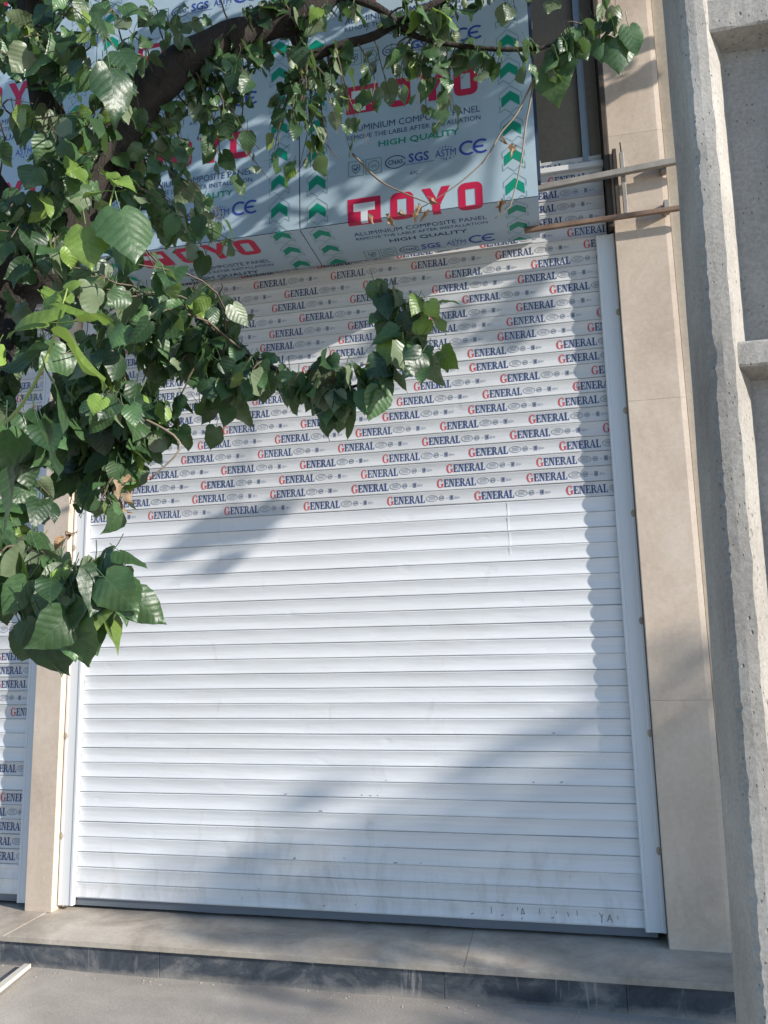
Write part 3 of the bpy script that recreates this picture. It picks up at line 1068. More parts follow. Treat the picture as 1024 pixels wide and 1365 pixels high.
m.build('fixing_plate', M_RAIL, sr, bevel=0.002)

# ------------------------------------------------------------------ concrete utility pole
pr = empty('utility_pole', (0.2, -2.1, GZ))
tag(pr, 'tall ribbed concrete utility pole with rough chipped edges', 'utility pole')
q = pr.location
PH = 8.5
def pole_sec(z):
    k = (2.4 - z)
    xl = 0.049 + (-0.0165 * k if k > 0 else -0.008 * k) - (0.004 if z < 1 else 0) * (1 - z)
    Wd = 0.34 + 0.028 * k
    yf, yb = -2.2 - 0.004 * k, -1.985 + 0.002 * k
    wf, dp, sp = 0.057, 0.080, 0.043
    xr = xl + Wd
    return [(xl, yb), (xl, (yf * 2 + yb) / 3), (xl, yf + .012), (xl + .010, yf), (xl + wf * .5, yf - .001), (xl + wf - .006, yf), (xl + wf, yf + .006), (xl + wf + sp, yf + dp),
            (xr - wf - sp, yf + dp), (xr - wf, yf + .006), (xr - wf + .006, yf), (xr - .010, yf), (xr, yf + .012), (xr, yb),
            (xr - wf, yb), (xr - wf - sp, yb - dp * .8), (xl + wf + sp, yb - dp * .8), (xl + wf, yb)]
m = MB()
zs = []
z = GZ - 0.15
while z < PH:
    zs.append(z)
    z += 0.011 if z < 3.0 else 0.12
for z in zs:
    sec = pole_sec(z)
    for i, (x, y) in enumerate(sec):
        d = Vector((0, 0, 0))
        P = Vector((x * 3, y * 3, z))
        if i in (2, 3, 12, 11):      # broken outer arrises
            c = max(0, noise.noise(Vector((i // 8 * 5, 0, z * 6.5))) - 0.32) * 0.040 + max(0, noise.noise(Vector((2, i // 8, z * 19))) - 0.2) * 0.016 + 0.0045 * noise.noise(Vector((3, 3, z * 60))) + 0.0015 * noise.noise(Vector((5, 7, z * 2.5)))
            if i == 2: d = Vector((0.15 * c, c * 1.2, 0))
            if i == 3: d = Vector((c * 0.9, 0.1 * c, 0))
        elif i in (5, 6, 9, 10):
            d = Vector((0.004 * noise.noise(Vector((i // 2, 1, z * 16))), 0.0015 * noise.noise(Vector((i, 2, z * 30))), 0))
        else:
            d = Vector((0.0018 * noise.noise(P * 5), 0.0018 * noise.noise(P * 7), 0))
        m.v.append((x + d.x - q.x, y + d.y - q.y, z - q.z))
k = 18
for j in range(len(zs) - 1):
    for i in range(k):
        m.f.append((j * k + i, j * k + (i + 1) % k, (j + 1) * k + (i + 1) % k, (j + 1) * k + i)); m.mi.append(0)
m.f.append(tuple((len(zs) - 1) * k + i for i in range(k))); m.mi.append(0)
m.build('shaft', M_CONC, pr)
zr = 1.92
for kk in range(-2, 8):
    zc = zr + kk * 0.762 + (0.075 if kk == 1 else 0)
    sec = pole_sec(zc)
    hz = 0.031 if kk < 1 else 0.045
    m = MB()
    nx = 10
    xl, xr_ = sec[6][0] - 0.004, sec[9][0] + 0.004
    for j in range(nx + 1):
        x = xl + (xr_ - xl) * j / nx
        jt = lambda s: 0.003 * noise.noise(Vector((x * 25, s, kk * 3)))
        y0, y1 = sec[6][1] + 0.008, sec[7][1] + 0.006
        for a, (y, zz) in enumerate([(y0 + .003, zc - hz + .004), (y0, zc - hz + .009), (y0, zc + hz - .006), (y0 + .004, zc + hz), (y1, zc + hz + .012), (y1, zc - hz - .012)]):
            m.v.append((x - q.x, y + jt(a) - q.y, zz + jt(a + 9) - q.z))
    for j in range(nx):
        for a in range(6):
            m.f.append((j * 6 + a, j * 6 + (a + 1) % 6, (j + 1) * 6 + (a + 1) % 6, (j + 1) * 6 + a)); m.mi.append(0)
    m.build('rib', M_CONC, pr)

# ------------------------------------------------------------------ batten lying on the pavement
bt = MB()
B = at(37, 1287, -0.412)
dd = FW + RT * ((-45 - 512) / FPX) - UP * ((1352 - 682.5) / FPX)
A = CAM + dd * ((GZ + 0.025 - CAM.z) / dd.z)
d = (B - A).normalized(); sdv = d.cross(Vector((0, 0, 1))).normalized(); upv = sdv.cross(d)
vs = []
for t_, wv in ((0, .021), (.45, .020), (1, .017)):
    for a, b in ((-1, -1), (1, -1), (1, 1), (-1, 1)):
        vs.append(A.lerp(B, t_) - A + sdv * wv * a + upv * .009 * b)
bt.add(vs, [(3, 2, 1, 0), (8, 9, 10, 11)] + [(r * 4 + i, r * 4 + (i + 1) % 4, r * 4 + 4 + (i + 1) % 4, r * 4 + 4 + i) for r in range(2) for i in range(4)])
bo = bt.build('wooden_batten', mat_plain('pale_wood', (0.62, 0.58, 0.50), 0.7), bevel=0.002)
bo.location = A
tag(bo, 'pale wooden batten lying on the pavement, one end against the step', 'batten')


# ------------------------------------------------------------------ loose mortar crumbs at the foot of the step
cr = MB()
crr = random.Random(4)
for i in range(300):
    x = crr.uniform(-3.4, 0.6)
    y = -0.392 - abs(crr.gauss(0, 0.05)) if i < 260 else crr.uniform(-1.3, -0.4)
    r = 0.0012 + 0.0042 * crr.random() ** 2.2
    z = gz(x, y) + r * 0.15
    a = crr.uniform(0, 6)
    vs = []
    for k_, (dx, dy, dz) in enumerate(((1, 0, 0), (0, 1, 0), (-1, 0, 0), (0, -1, 0), (0, 0, .7), (0, 0, -1.2))):
        rr_ = r * crr.uniform(.7, 1.3)
        vs.append((x + rr_ * (dx * cos(a) - dy * sin(a)), y + rr_ * (dx * sin(a) + dy * cos(a)), z + r * dz))
    cr.add(vs, [(0, 1, 4), (1, 2, 4), (2, 3, 4), (3, 0, 4), (1, 0, 5), (2, 1, 5), (3, 2, 5), (0, 3, 5)])
tag(cr.build('mortar_crumbs', mat_plain('crumb_grey', (0.42, 0.385, 0.33), 0.9)), 'loose mortar crumbs and grit along the foot of the step', 'grit', kind='stuff')


# ------------------------------------------------------------------ mulberry tree
def leaf_data(rng, aspect=0.86, fold=0.35, droop=0.5, wave=0.06, petiole=0.42, curl=0.0, twist=0.0):
    """unit-length heart-shaped toothed blade; base at origin, tip along +Y, face up +Z. returns verts, faces, uvs per vert"""
    st = [(-0.10, 0.17), (-0.05, 0.32), (0.03, 0.425), (0.13, 0.485), (0.24, 0.505), (0.35, 0.49), (0.46, 0.445), (0.57, 0.375), (0.67, 0.295), (0.76, 0.215), (0.84, 0.135), (0.91, 0.065), (1.0, 0.0)]
    V, F, U = [], [], []
    ph = rng.uniform(0, 6)
    asym = rng.uniform(-0.08, 0.08)

    def pos(u, t, wd):
        x = u * wd * aspect
        z = abs(u) * wd * fold * (1 - 0.3 * t) - droop * t * t * 0.55
        z += wave * sin(ph + t * 9 + (2 if u > 0 else 0)) * abs(u) ** 1.5
        z -= curl * (u * wd) ** 2 * 1.6
        y = t - droop * 0.12 * t * t
        x += asym * t * (1 - t)
        a_ = twist * t
        return (x * cos(a_) - z * sin(a_) * 0.6, y, z + x * sin(a_))
    for i, (t, wd) in enumerate(st):
        for u in (-1, -0.55, 0, 0.55, 1):
            tt = t
            if t < 0: tt = (0.02 + i * 0.004) if abs(u) < 0.1 else (t - 0.01 if abs(u) > .8 else t * 0.75)
            ww = wd
            if abs(u) == 1 and 2 <= i <= 11: ww *= 1 + (0.025 if i % 2 else -0.03) + rng.uniform(-.015, .015)
            V.append(pos(u, tt, ww))
            U.append((0.5 + u * wd * 0.9, max(0, tt)))
    for i in range(len(st) - 1):
        for j in range(4):
            F.append((i * 5 + j, i * 5 + j + 1, i * 5 + 5 + j + 1, i * 5 + 5 + j))
    b = len(V)
    if petiole:
        for yy, zz in ((0.02, 0.0), (-petiole * 0.5, 0.03), (-petiole, 0.10)):
            for a in range(3):
                V.append((0.014 * cos(a * 2.1), yy, zz + 0.014 * sin(a * 2.1))); U.append((0.5, 0.5))
        for r in range(2):
            for a in range(3):
                F.append((b + r * 3 + a, b + r * 3 + (a + 1) % 3, b + r * 3 + 3 + (a + 1) % 3, b + r * 3 + 3 + a))
    return V, F, U


lr = random.Random(3)
NLV = 18
LEAFV = [leaf_data(lr, lr.uniform(0.70, 1.0), lr.uniform(-0.05, 0.38), lr.uniform(0.0, 0.8), lr.uniform(0.015, 0.07), lr.uniform(.35, .6), lr.uniform(-0.2, 0.6), lr.uniform(-0.4, 0.4)) for _ in range(NLV)]
DRYV = [leaf_data(lr, lr.uniform(0.4, 0.6), lr.uniform(1.0, 1.6), lr.uniform(0.8, 1.6), 0.2, 0.3) for _ in range(3)]


def leaf_mesh(data, mat):
    V, F, U = data
    me = bpy.data.meshes.new('leaf')
    me.from_pydata(V, [], F)
    me.materials.append(mat)
    uvl = me.uv_layers.new(name='UVMap')
    for lp in me.loops:
        uvl.data[lp.index].uv = U[lp.vertex_index]
    me.polygons.foreach_set('use_smooth', [True] * len(me.polygons))
    me.update()
    return me


class Foliage:
    """leaves waiting to be placed: (matrix, variant, kind, pixel size)"""
    def __init__(self, seed): self.items, self.r = [], random.Random(seed)

    def leaf(self, P, tip, nrm, size, kind=0):
        tip = tip.normalized()
        nrm = (nrm - tip * nrm.dot(tip))
        if nrm.length < 1e-3: nrm = tip.orthogonal()
        nrm.normalize()
        xx = tip.cross(nrm)
        M = Matrix((xx, tip, nrm)).transposed().to_4x4()
        M = Matrix.Translation(P) @ M @ Matrix.Scale(size, 4)
        pj = project(P)
        s = 0
        if pj and -40 < pj[0] < 1064 and -40 < pj[1] < 1405: s = size / pj[2]
        self.items.append((M, self.r.randrange(18), kind, s))

    def hang(self, P, out, size, kind=0):
        r = self.r
        tip = Vector((r.gauss(0, .40), r.gauss(0, .40), -1.0 + r.gauss(0, .30))) + out * r.uniform(0.1, 0.7)
        nrm = out * r.uniform(0.3, 1.0) + Vector((0.40 + r.gauss(0, .65), -0.22 + r.gauss(0, .6), 0.42 + r.gauss(0, .38)))
        self.leaf(P, tip, nrm, size, kind)


def twig_path(A, B, rng, sag=0.12, n=7, wob=0.10):
    L = (B - A).length
    o1 = Vector((rng.gauss(0, 1), rng.gauss(0, 1), rng.gauss(0, 1))) * wob * L
    pts = []
    for i in range(n + 1):
        t = i / n
        p = A.lerp(B, t) + o1 * sin(pi * t) + Vector((0, 0, 1)) * sag * L * sin(pi * t)
        p += Vector((rng.gauss(0, 1), rng.gauss(0, 1), rng.gauss(0, 1))) * 0.012 * L * (1 if 0 < i < n else 0)
        pts.append(p)
    return pts


def spline(pts, rad, sub=5):
    """Catmull-Rom through world points"""
    P = [pts[0] * 2 - pts[1]] + pts + [pts[-1] * 2 - pts[-2]]
    out, ro = [], []
    for i in range(len(pts) - 1):
        for s in range(sub):
            t = s / sub
            a, b, c, d = P[i], P[i + 1], P[i + 2], P[i + 3]
            out.append(0.5 * ((2 * b) + (c - a) * t + (2 * a - 5 * b + 4 * c - d) * t * t + (3 * b - a - 3 * c + d) * t ** 3))
            ro.append(rad[i] * (1 - t) + rad[i + 1] * t)
    out.append(pts[-1]); ro.append(rad[-1])
    return out, ro


tree = empty('mulberry_tree', (-3.05, -1.75, GZ))
tag(tree, 'leaning mulberry tree with heart-shaped leaves hanging before the shutters', 'tree')
fo = Foliage(11)
tr = random.Random(17)
q = Vector(tree.location)
twigs = MB()
BR = {}


def branch(name, pts, rads, mat=M_BARK, rough=0.18, nside=10, key=None):
    P, R_ = spline(pts, rads)
    m = MB()
    m.tube([p - q for p in P], R_, nside, rough)
    m.build(name, mat, tree, smooth=True)
    if key: BR[key] = P
    return P


trunk = branch('trunk', [Vector((-3.05, -1.75, GZ - 0.05)), Vector((-3.0, -1.72, 0.4)), Vector((-2.75, -1.68, 1.2)), at(-30, 430, -1.65), at(50, 345, -1.62), at(110, 255, -1.58), at(170, 160, -1.52)],
               [0.17, 0.145, 0.135, 0.125, 0.12, 0.115, 0.085], rough=0.35, nside=16, key='trunk')
limb = branch('branch', [at(110, 255, -1.58), at(170, 155, -1.52), at(228, 92, -1.46), at(290, 58, -1.38), at(350, 38, -1.30), at(420, 10, -1.24), at(480, -60, -1.2), at(560, -200, -1.15), at(640, -420, -1.1)],
              [0.085, 0.082, 0.070, 0.060, 0.055, 0.050, 0.044, 0.036, 0.02], rough=0.3, nside=12, key='limb')
up = branch('branch', [at(100, 270, -1.6), at(60, 130, -1.7), at(40, -20, -1.75), at(10, -250, -1.7), at(-20, -500, -1.7)], [0.08, 0.055, 0.05, 0.04, 0.02], key='up')
left = branch('branch', [at(40, 360, -1.63), at(-60, 180, -1.8), at(-220, 20, -1.9), at(-400, -150, -1.9)], [0.08, 0.06, 0.045, 0.02], key='left')
b2 = branch('branch', [at(385, 22, -1.27), at(396, 55, -1.22), at(410, 75, -1.18), at(458, 60, -1.15), at(497, 48, -1.12), at(516, 38, -1.1), at(556, 17, -1.06), at(620, -20, -1.0), at(760, -110, -0.9)],
            [0.028, 0.024, 0.022, 0.019, 0.018, 0.017, 0.015, 0.012, 0.007], rough=0.2, nside=8, key='b2')
b3 = branch('branch', [at(440, -10, -1.24), at(480, 0, -1.2), at(510, 14, -1.15), at(528, 30, -1.1), at(560, 50, -1.06), at(620, 62, -1.0), at(690, 66, -0.95), at(735, 60, -0.9), at(790, 30, -0.85)],
            [0.02, 0.018, 0.017, 0.015, 0.012, 0.010, 0.009, 0.007, 0.004], rough=0.2, nside=8, key='b3')
b4 = branch('branch', [at(560, -200, -1.15), at(700, -130, -1.0), at(830, -50, -0.9), at(900, 8, -0.85), at(800, 2, -0.8)][:4], [0.03, 0.018, 0.010, 0.006], key='b4', nside=8)
b5 = branch('branch', [at(60, 380, -1.63), at(110, 420, -1.6), at(190, 435, -1.6), at(260, 440, -1.65), at(299, 455, -1.7), at(340, 478, -1.76), at(380, 498, -1.82), at(425, 512, -1.88), at(470, 516, -1.9), at(505, 490, -1.9), at(530, 440, -1.88), at(520, 395, -1.86)],
            [0.03, 0.02, 0.014, 0.010, 0.008, 0.0065, 0.006, 0.005, 0.0045, 0.004, 0.003, 0.002], nside=7, key='b5')
b6 = branch('branch', [at(20, 400, -1.65), at(0, 520, -1.9), at(-30, 640, -2.1), at(20, 720, -2.2), at(90, 755, -2.25), at(150, 748, -2.3)], [0.035, 0.022, 0.014, 0.010, 0.006, 0.003], nside=7, key='b6')
b7 = branch('branch', [at(70, 400, -1.62), at(110, 520, -1.7), at(150, 590, -1.75), at(200, 575, -1.75)], [0.02, 0.012, 0.007, 0.003], nside=7, key='b7')
bR = branch('branch', [at(640, -420, -1.1), at(800, -330, -1.0), Vector((0.75, -0.97, 5.05)), Vector((1.5, -1.1, 5.0)), Vector((2.3, -1.2, 4.85)), Vector((3.2, -1.15, 4.55))], [0.024, 0.02, 0.016, 0.012, 0.009, 0.004], nside=7, key='bR')


def nearest(P, keys):
    best = None
    for k_ in keys:
        for p in BR[k_]:
            d_ = (p - P).length
            if best is None or d_ < best[0]: best = (d_, p)
    return best[1]


def cluster(px, py, rx, ry, Y, dY, ntw, per, size, keys, young=0.0, sag=0.12, radial=True):
    size *= 0.95
    young += 0.05
    for _ in range(int(ntw * 1.2 + 0.5)):
        a = tr.uniform(0, 2 * pi)
        rr = sqrt(tr.random())
        B = at(px + rx * rr * cos(a), py + ry * rr * sin(a), Y + tr.uniform(-dY, dY))
        A = nearest(B + Vector((0, 0, 0.1)), keys)
        L = (B - A).length
        if L > 0.75:       # start from a fork part of the way along
            A = B + (A - B).normalized() * tr.uniform(0.35, 0.6)
        pts = twig_path(A, B, tr, sag)
        nn = len(pts)
        twigs.tube([p - q for p in pts], [0.0042 - 0.0030 * i / nn for i in range(nn)], 4)
        for j in range(per):
            t = 0.30 + 0.70 * (j + tr.random() * 0.6) / per
            f = min(t, 0.999) * (nn - 1)
            i = int(f)
            p = pts[i].lerp(pts[i + 1], f - i)
            out = Vector((tr.gauss(0, 1), tr.gauss(0, 1) - 0.25, tr.gauss(0, 0.5)))
            out.normalize()
            s = size * (0.50 + 0.62 * tr.random() ** 0.8)
            fo.hang(p + out * s * 0.42 + Vector((0, 0, -0.1 * s)), out, s, 1 if tr.random() < young else 0)


#        px   py   rx   ry   Y     dY   tw per size keys
cluster(110,  30, 125,  55, -1.85, .25, 18, 6, .098, ('up', 'limb'))
cluster(60,  110,  80,  60, -1.95, .25, 9, 6, .105, ('up', 'left'))
cluster(130, 150,  60,  80, -1.95, .20, 8, 6, .100, ('up', 'trunk'), 0.06)
cluster(70,  230,  80,  50, -1.95, .20, 5, 6, .100, ('trunk', 'left'))
cluster(20,  330,  60,  70, -1.9, .25, 7, 6, .10, ('trunk', 'left'))
cluster(130, 330,  70,  60, -1.95, .20, 8, 6, .105, ('trunk', 'b5'), 0.10)
cluster(80,  420, 100,  70, -1.95, .25, 16, 7, .105, ('b5', 'trunk', 'b7'))
cluster(70,  520,  95,  70, -1.95, .25, 15, 7, .105, ('b6', 'b7', 'b5'))
cluster(250, 400,  70,  35, -1.70, .15, 7, 6, .088, ('b5',))
cluster(250, 470,  90,  55, -1.70, .20, 15, 7, .090, ('b5',))
cluster(260, 535,  75,  40, -1.70, .18, 10, 7, .090, ('b5', 'b7'))
cluster(340, 505,  45,  38, -1.80, .10, 7, 5, .088, ('b5',))
cluster(150, 560,  70,  60, -1.80, .20, 11, 7, .095, ('b7', 'b6'))
cluster(135, 640,  60,  45, -1.85, .15, 13, 7, .092, ('b7', 'b6'))
cluster(40,  620,  60,  60, -2.05, .20, 8, 6, .10, ('b6',))
cluster(30,  760,  60,  70, -2.20, .20, 13, 6, .108, ('b6',))
cluster(105, 785,  65,  50, -2.28, .12, 11, 6, .110, ('b6',))
cluster(60,  835,  60,  35, -2.25, .15, 6, 5, .112, ('b6',))
cluster(425, 520,  50,  25, -1.88, .06, 5, 5, .085, ('b5',))
cluster(495, 500,  75,  42, -1.90, .10, 8, 6, .095, ('b5',))
cluster(562, 455,  45,  58, -1.90, .08, 5, 6, .090, ('b5',), 0.2)
cluster(505, 395,  30,  25, -1.88, .08, 2, 6, .090, ('b5',), 0.2)
cluster(265, 120,  90,  70, -1.25, .18, 20, 6, .088, ('limb',))
cluster(330, 190,  80,  60, -1.18, .15, 12, 6, .088, ('limb', 'b2'))
cluster(240, 230,  60,  50, -1.30, .15, 7, 6, .088, ('limb', 'trunk'), 0.08)
cluster(250, 300,  70,  40, -1.45, .15, 8, 6, .095, ('trunk', 'limb'))
cluster(290, 340,  50,  30, -1.50, .10, 3, 6, .095, ('trunk', 'limb'))
cluster(370,  40,  80,  45, -1.20, .15, 14, 6, .088, ('limb', 'b2'))
cluster(440, 130,  60,  60, -1.10, .12, 6, 6, .085, ('b2',))
cluster(380, 235,  45,  40, -1.05, .10, 3, 6, .085, ('b2',))
cluster(560, 130,  80,  50, -1.00, .10, 8, 5, .088, ('b2', 'b3'))
cluster(470, 205,  35,  40, -1.05, .08, 3, 5, .08, ('b2',))
cluster(620,  40, 100,  35, -0.98, .10, 10, 6, .088, ('b3', 'b2'))
cluster(500,   5,  90,  30, -1.10, .12, 8, 6, .088, ('b3', 'limb'))
cluster(760,  75,  55,  40, -0.88, .06, 5, 5, .092, ('b3', 'b4'), 0.12)
cluster(790,  20,  70,  30, -0.88, .08, 4, 5, .092, ('b4', 'b3'))
cluster(670,  80,  50,  30, -0.95, .06, 3, 5, .088, ('b3',))
# crown above and beside the frame
cluster(60, -160, 260, 120, -1.75, .45, 46, 7, .10, ('up', 'left'))
cluster(330, -180, 220, 120, -1.35, .40, 50, 7, .10, ('limb', 'up'))
cluster(560, -220, 160, 110, -1.15, .35, 30, 7, .10, ('limb', 'b4'))
cluster(-180, 120, 130, 220, -1.95, .40, 34, 7, .10, ('left', 'up'))
cluster(-120, 520, 90, 180, -2.0, .30, 20, 7, .10, ('b6', 'trunk'))
cluster(300, -450, 500, 160, -1.5, .6, 50, 7, .10, ('limb', 'up'))
cluster(800, -170, 170, 70, -0.95, .18, 10, 6, .095, ('bR', 'b4'))


def wcluster(c, r, ntw, per, size, keys):
    for _ in range(ntw):
        while True:
            d_ = Vector((tr.uniform(-1, 1), tr.uniform(-1, 1), tr.uniform(-1, 1)))
            if d_.length < 1: break
        B = Vector((c[0] + d_.x * r[0], c[1] + d_.y * r[1], c[2] + d_.z * r[2]))
        A = nearest(B, keys)
        if (B - A).length > 0.7: A = B + (A - B).normalized() * tr.uniform(0.35, 0.6)
        pts = twig_path(A, B, tr, 0.08)
        nn = len(pts)
        twigs.tube([p - q for p in pts], [0.0042 - 0.0030 * i / nn for i in range(nn)], 4)
        for j in range(per):
            f = min(0.3 + 0.7 * (j + tr.random() * 0.6) / per, 0.999) * (nn - 1)
            i = int(f)
            out = Vector((tr.gauss(0, 1), tr.gauss(0, 1), tr.gauss(0, 0.5))).normalized()
            s_ = size * tr.uniform(0.65, 1.2)
            fo.hang(pts[i].lerp(pts[i + 1], f - i) + out * s_ * 0.42, out, s_, 0)


wcluster((0.7, -0.95, 4.95), (0.75, 0.28, 0.33), 42, 7, .10, ('bR', 'b4'))
wcluster((1.6, -1.15, 4.9), (0.7, 0.30, 0.38), 40, 7, .10, ('bR',))
branch('branch', [Vector((2.0, -1.17, 4.92)), Vector((2.15, -1.25, 4.4)), Vector((2.2, -1.3, 3.9)), Vector((2.15, -1.32, 3.5))], [0.010, 0.008, 0.006, 0.003], nside=7, key='bD')
branch('branch', [Vector((0.75, -0.97, 5.05)), Vector((1.2, -0.75, 5.0)), Vector((1.7, -0.55, 4.85))], [0.012, 0.009, 0.004], nside=7, key='bW')
wcluster((2.15, -1.30, 3.60), (0.26, 0.26, 0.20), 9, 6, .10, ('bD',))
wcluster((3.0, -1.1, 4.4), (0.4, 0.12, 0.12), 5, 6, .10, ('bR',))
wcluster((1.5, -0.56, 4.85), (0.5, 0.12, 0.30), 8, 6, .10, ('bW',))
wcluster((-0.1, -0.85, 4.85), (0.6, 0.22, 0.28), 16, 7, .10, ('b4', 'bR'))

# dense crown leaves out of view, added overhead to darken the fascia
wcluster((-1.6, -1.55, 5.35), (1.9, 0.65, 0.38), 70, 8, .125, ('limb', 'up', 'b4'))
wcluster((-0.2, -1.7, 5.45), (1.3, 0.6, 0.35), 40, 8, .125, ('limb', 'bR', 'b4'))
cluster(230, 572, 60, 28, -1.70, .12, 6, 6, .085, ('b7', 'b5'))

# sunlit young shoot close to the camera
shoot, _ = spline([at(-40, 600, -2.55), at(0, 569, -2.6), at(25, 545, -2.62), at(52, 500, -2.65), at(72, 450, -2.66), at(81, 415, -2.66), at(90, 385, -2.66)], [1] * 7)
m = MB()
m.tube([p - q for p in shoot], [0.0050 - 0.0034 * i / len(shoot) for i in range(len(shoot))], 6)
m.build('shoot', M_SHOOT, tree, smooth=True)


def px_leaf(bx, by, tx_, ty_, Y, kind=0, face=(0, -1, 0.4), dYt=0.0, wscale=1.0):
    A, B = at(bx, by, Y), at(tx_, ty_, Y + dYt)
    fo.leaf(A, B - A, Vector(face), (B - A).length * 1.04, kind)


px_leaf(83, 405, 150, 425, -2.68, 1, (0.15, -0.22, 1))
px_leaf(84, 400, 60, 372, -2.66, 1, (0, -0.5, 1))
px_leaf(88, 385, 107, 370, -2.66, 1, (0.3, -1, .4))
px_leaf(76, 395, 50, 410, -2.70, 1, (0.2, -1, .5), 0)
px_leaf(66, 430, -5, 420, -2.60, 1, (0.0, -0.7, .8))
px_leaf(90, 456, 160, 500, -2.70, 1, (0.2, 0.35, 1))
px_leaf(50, 470, -20, 482, -2.62, 0, (0.4, -0.9, .8))
px_leaf(68, 506, 116, 572, -2.68, 0, (1, .5, .3))
px_leaf(50, 562, 84, 636, -2.72, 0, (1, 0.35, .45))
px_leaf(10, 572, 20, 636, -2.72, 0, (1, -0.2, .3))
px_leaf(20, 632, 16, 712, -2.70, 0, (1, .55, .1))
px_leaf(115, 305, 122, 358, -2.45, 1, (0.3, -1, .4))
px_leaf(160, 280, 182, 345, -2.45, 0, (0.5, -0.8, .3))
px_leaf(150, 240, 182, 250, -2.45, 1, (0.3, -0.6, .9))
px_leaf(148, 255, 105, 247, -2.45, 1, (0.2, -0.6, .9))
px_leaf(155, 238, 142, 228, -2.45, 1, (0.2, -0.8, .7))
px_leaf(147, 95, 160, 158, -2.2, 0, (0.7, -0.8, .2))
px_leaf(60, 835, 80, 905, -2.35, 0, (0.1, -1, .1))
px_leaf(35, 830, 52, 885, -2.35, 0, (-0.1, -1, .2))
px_leaf(112, 800, 128, 872, -2.35, 0, (0.2, -1, .1))
px_leaf(140, 770, 178, 815, -2.4, 0, (-.1, -1, .4))
px_leaf(150, 735, 115, 775, -2.36, 0, (-.2, -1, .5))
px_leaf(160, 735, 198, 752, -2.36, 0, (.2, -.3, 1))
px_leaf(100, 815, 98, 895, -2.38, 0, (-.3, -1, .1))
px_leaf(735, 92, 745, 135, -0.86, 0, (0, -1, .1))
px_leaf(820, 50, 828, 95, -0.86, 0, (0.1, -1, .3))
px_leaf(800, 52, 803, 82, -0.86, 0, (0, -1, .3))
px_leaf(838, 36, 850, 72, -0.86, 0, (0.3, -1, .3))
px_leaf(585, 402, 612, 396, -1.9, 1, (0.3, -.5, 1))
px_leaf(582, 405, 560, 416, -1.9, 1, (0.5, -.8, .6))
px_leaf(578, 418, 600, 440, -1.9, 1, (0.9, -.6, .6))
px_leaf(570, 425, 548, 445, -1.9, 1, (0.6, -.8, .4))
# stem of the small bright shoot in the middle of the crown
st_, _ = spline([at(160, 330, -2.3), at(142, 300, -2.42), at(146, 275, -2.45), at(155, 240, -2.45)], [1] * 4)
m = MB(); m.tube([p - q for p in st_], [0.0035 - 0.002 * i / len(st_) for i in range(len(st_))], 5)
m.build('shoot', M_SHOOT, tree, smooth=True)

# leafless dry twigs in front of the fascia
for pp, Y0 in (([(735, 60), (712, 105), (690, 150), (668, 177), (652, 205), (638, 222), (615, 242), (597, 255), (572, 271), (545, 285)], -0.86),
               ([(712, 105), (706, 140), (701, 167), (697, 200), (690, 238), (683, 265), (678, 278), (660, 291)], -0.85),
               ([(470, 205), (505, 240), (540, 258), (572, 271)], -0.9), ([(120, 520), (165, 545), (240, 590), (200, 640)], -1.9)):
    P, R_ = spline([at(a, b, Y0) for a, b in pp], [0.0052 - 0.0038 * i / len(pp) for i in range(len(pp))])
    m = MB(); m.tube([p - q for p in P], R_, 6, 0.3)
    m.build('dry_twig', M_DRY, tree, smooth=True)
for px, py, Y0 in ((575, 268, -.87), (570, 285, -.87), (668, 192, -.87), (684, 203, -.87), (676, 196, -.86), (668, 265, -.86), (672, 270, -.86), (540, 283, -.87), (515, 282, -.88), (500, 290, -.88),
                   (525, 293, -.88), (560, 278, -.87), (548, 290, -.87), (165, 650, -1.9), (172, 662, -1.9), (163, 670, -1.9), (170, 640, -1.9), (92, 705, -2.2), (85, 720, -2.2)):
    for _ in range(1):
        P = at(px + tr.uniform(-5, 5), py + tr.uniform(-5, 5), Y0)
        fo.leaf(P, Vector((tr.gauss(0, .6), tr.gauss(0, .5), -1 + tr.gauss(0, .5))), Vector((tr.gauss(0, 1), -.6, tr.gauss(0, .6))), tr.uniform(.03, .055), 2)

# the 300 leaves that show largest are parts of their own, the rest is one mass
fo.items.sort(key=lambda it: -it[3])
LM = {}
def get_leaf(var, kind):
    if kind == 2: var %= 3
    if (var, kind) not in LM:
        LM[(var, kind)] = leaf_mesh(DRYV[var] if kind == 2 else LEAFV[var], (M_LEAF, M_YOUNG, M_DRYLEAF)[kind])
    return LM[(var, kind)]
T0 = Matrix.Translation(-q)
for M, var, kind, s in fo.items[:296]:
    o = bpy.data.objects.new('leaf', get_leaf(var, kind))
    o.parent = tree
    o.matrix_basis = T0 @ M
    COL.objects.link(o)


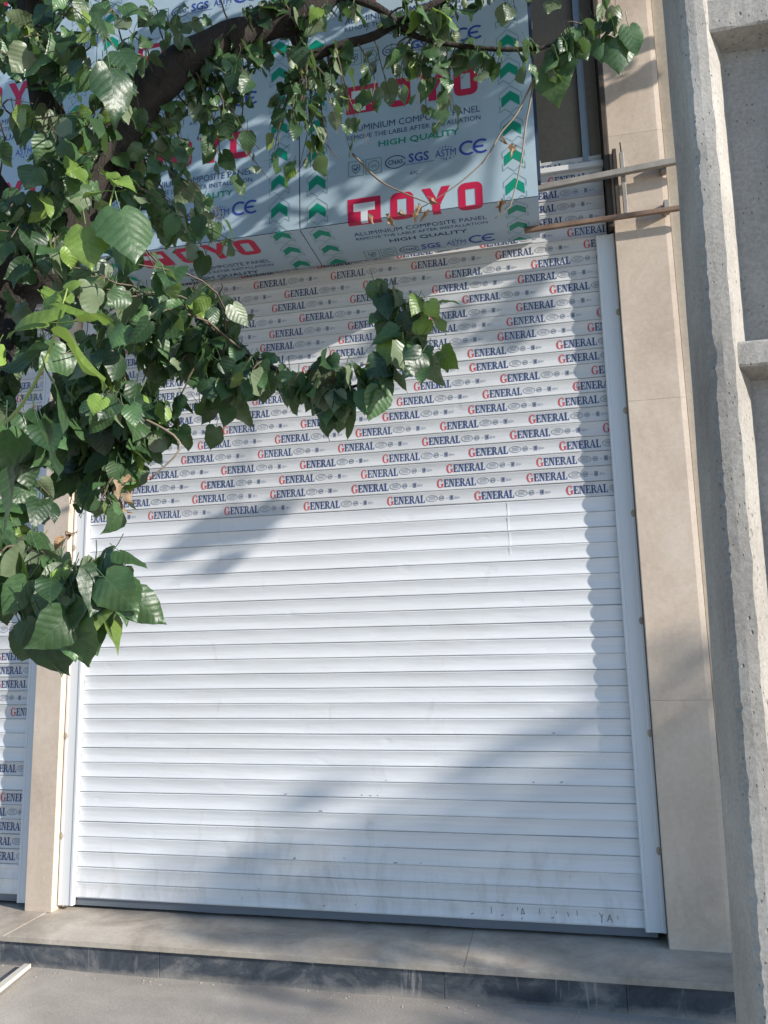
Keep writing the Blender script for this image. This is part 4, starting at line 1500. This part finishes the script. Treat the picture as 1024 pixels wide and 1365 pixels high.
def mass(items, name, origin, parent):
    V, F, U, MI = [], [], [], []
    for M, var, kind, s in items:
        v, f, u = DRYV[var % 3] if kind == 2 else LEAFV[var]
        n0 = len(V)
        V += [tuple(M @ Vector(p) - origin) for p in v]
        F += [tuple(i + n0 for i in ff) for ff in f]
        U += u
        MI += [kind] * len(f)
    me = bpy.data.meshes.new(name)
    me.from_pydata(V, [], F)
    for mt in (M_LEAF, M_YOUNG, M_DRYLEAF): me.materials.append(mt)
    me.polygons.foreach_set('material_index', MI)
    me.polygons.foreach_set('use_smooth', [True] * len(F))
    uvl = me.uv_layers.new(name='UVMap')
    vi = [0] * len(me.loops)
    me.loops.foreach_get('vertex_index', vi)
    flat = []
    for i in vi: flat += U[i]
    uvl.data.foreach_set('uv', flat)
    me.update()
    o = bpy.data.objects.new(name, me)
    link(o, parent)
    o['kind'] = 'stuff'
    return o


mass(fo.items[296:], 'foliage', q, tree)
tw = twigs.build('twigs', M_TWIG, tree)
tw['kind'] = 'stuff'

# ------------------------------------------------------------------ small street tree farther along the pavement
st = empty('street_tree', (11.2, -3.62, GZ))
tag(st, 'bushy street tree farther along the pavement, shading the foot of the shutter', 'tree')
q2 = Vector(st.location)
sr_ = random.Random(8)
m = MB()
P, R_ = spline([q2 + Vector(v) for v in ((0, 0, -0.05), (0.05, 0.03, 0.8), (-0.04, 0.05, 1.7), (0.05, 0, 3.2), (0, 0.1, 4.9))], [0.12, 0.10, 0.09, 0.06, 0.02])
m.tube([p - q2 for p in P], R_, 10, 0.2)
m.build('trunk', M_BARK, st, smooth=True)
f2 = Foliage(5)
tw2 = MB()
for i in range(320):
    a = sr_.uniform(0, 2 * pi)
    zz = sr_.uniform(1.7, 5.68)
    rad = 1.2 * max(0.05, 1 - abs((zz - 3.65) / 2.42) ** 3) ** 0.5 * sqrt(sr_.random())
    B = q2 + Vector((rad * cos(a), rad * sin(a) * 0.68, zz))
    A = q2 + Vector((0, 0, max(1.2, zz - 0.6)))
    A = B + (A - B) * min(1, 0.6 / max(0.1, (A - B).length)) if (A - B).length > 0.9 else A
    pts = twig_path(A, B, sr_, 0.05, 4)
    tw2.tube([p - q2 for p in pts], [0.012 - 0.002 * j for j in range(5)], 4)
    for j in range(9):
        out = Vector((sr_.gauss(0, 1), sr_.gauss(0, 1), sr_.gauss(0, 1))).normalized()
        f2.hang(pts[sr_.randrange(2, 5)] + out * 0.22, out, sr_.uniform(.10, .16))
mass(f2.items, 'foliage', q2, st)
o = tw2.build('twigs', M_TWIG, st)
o['kind'] = 'stuff'
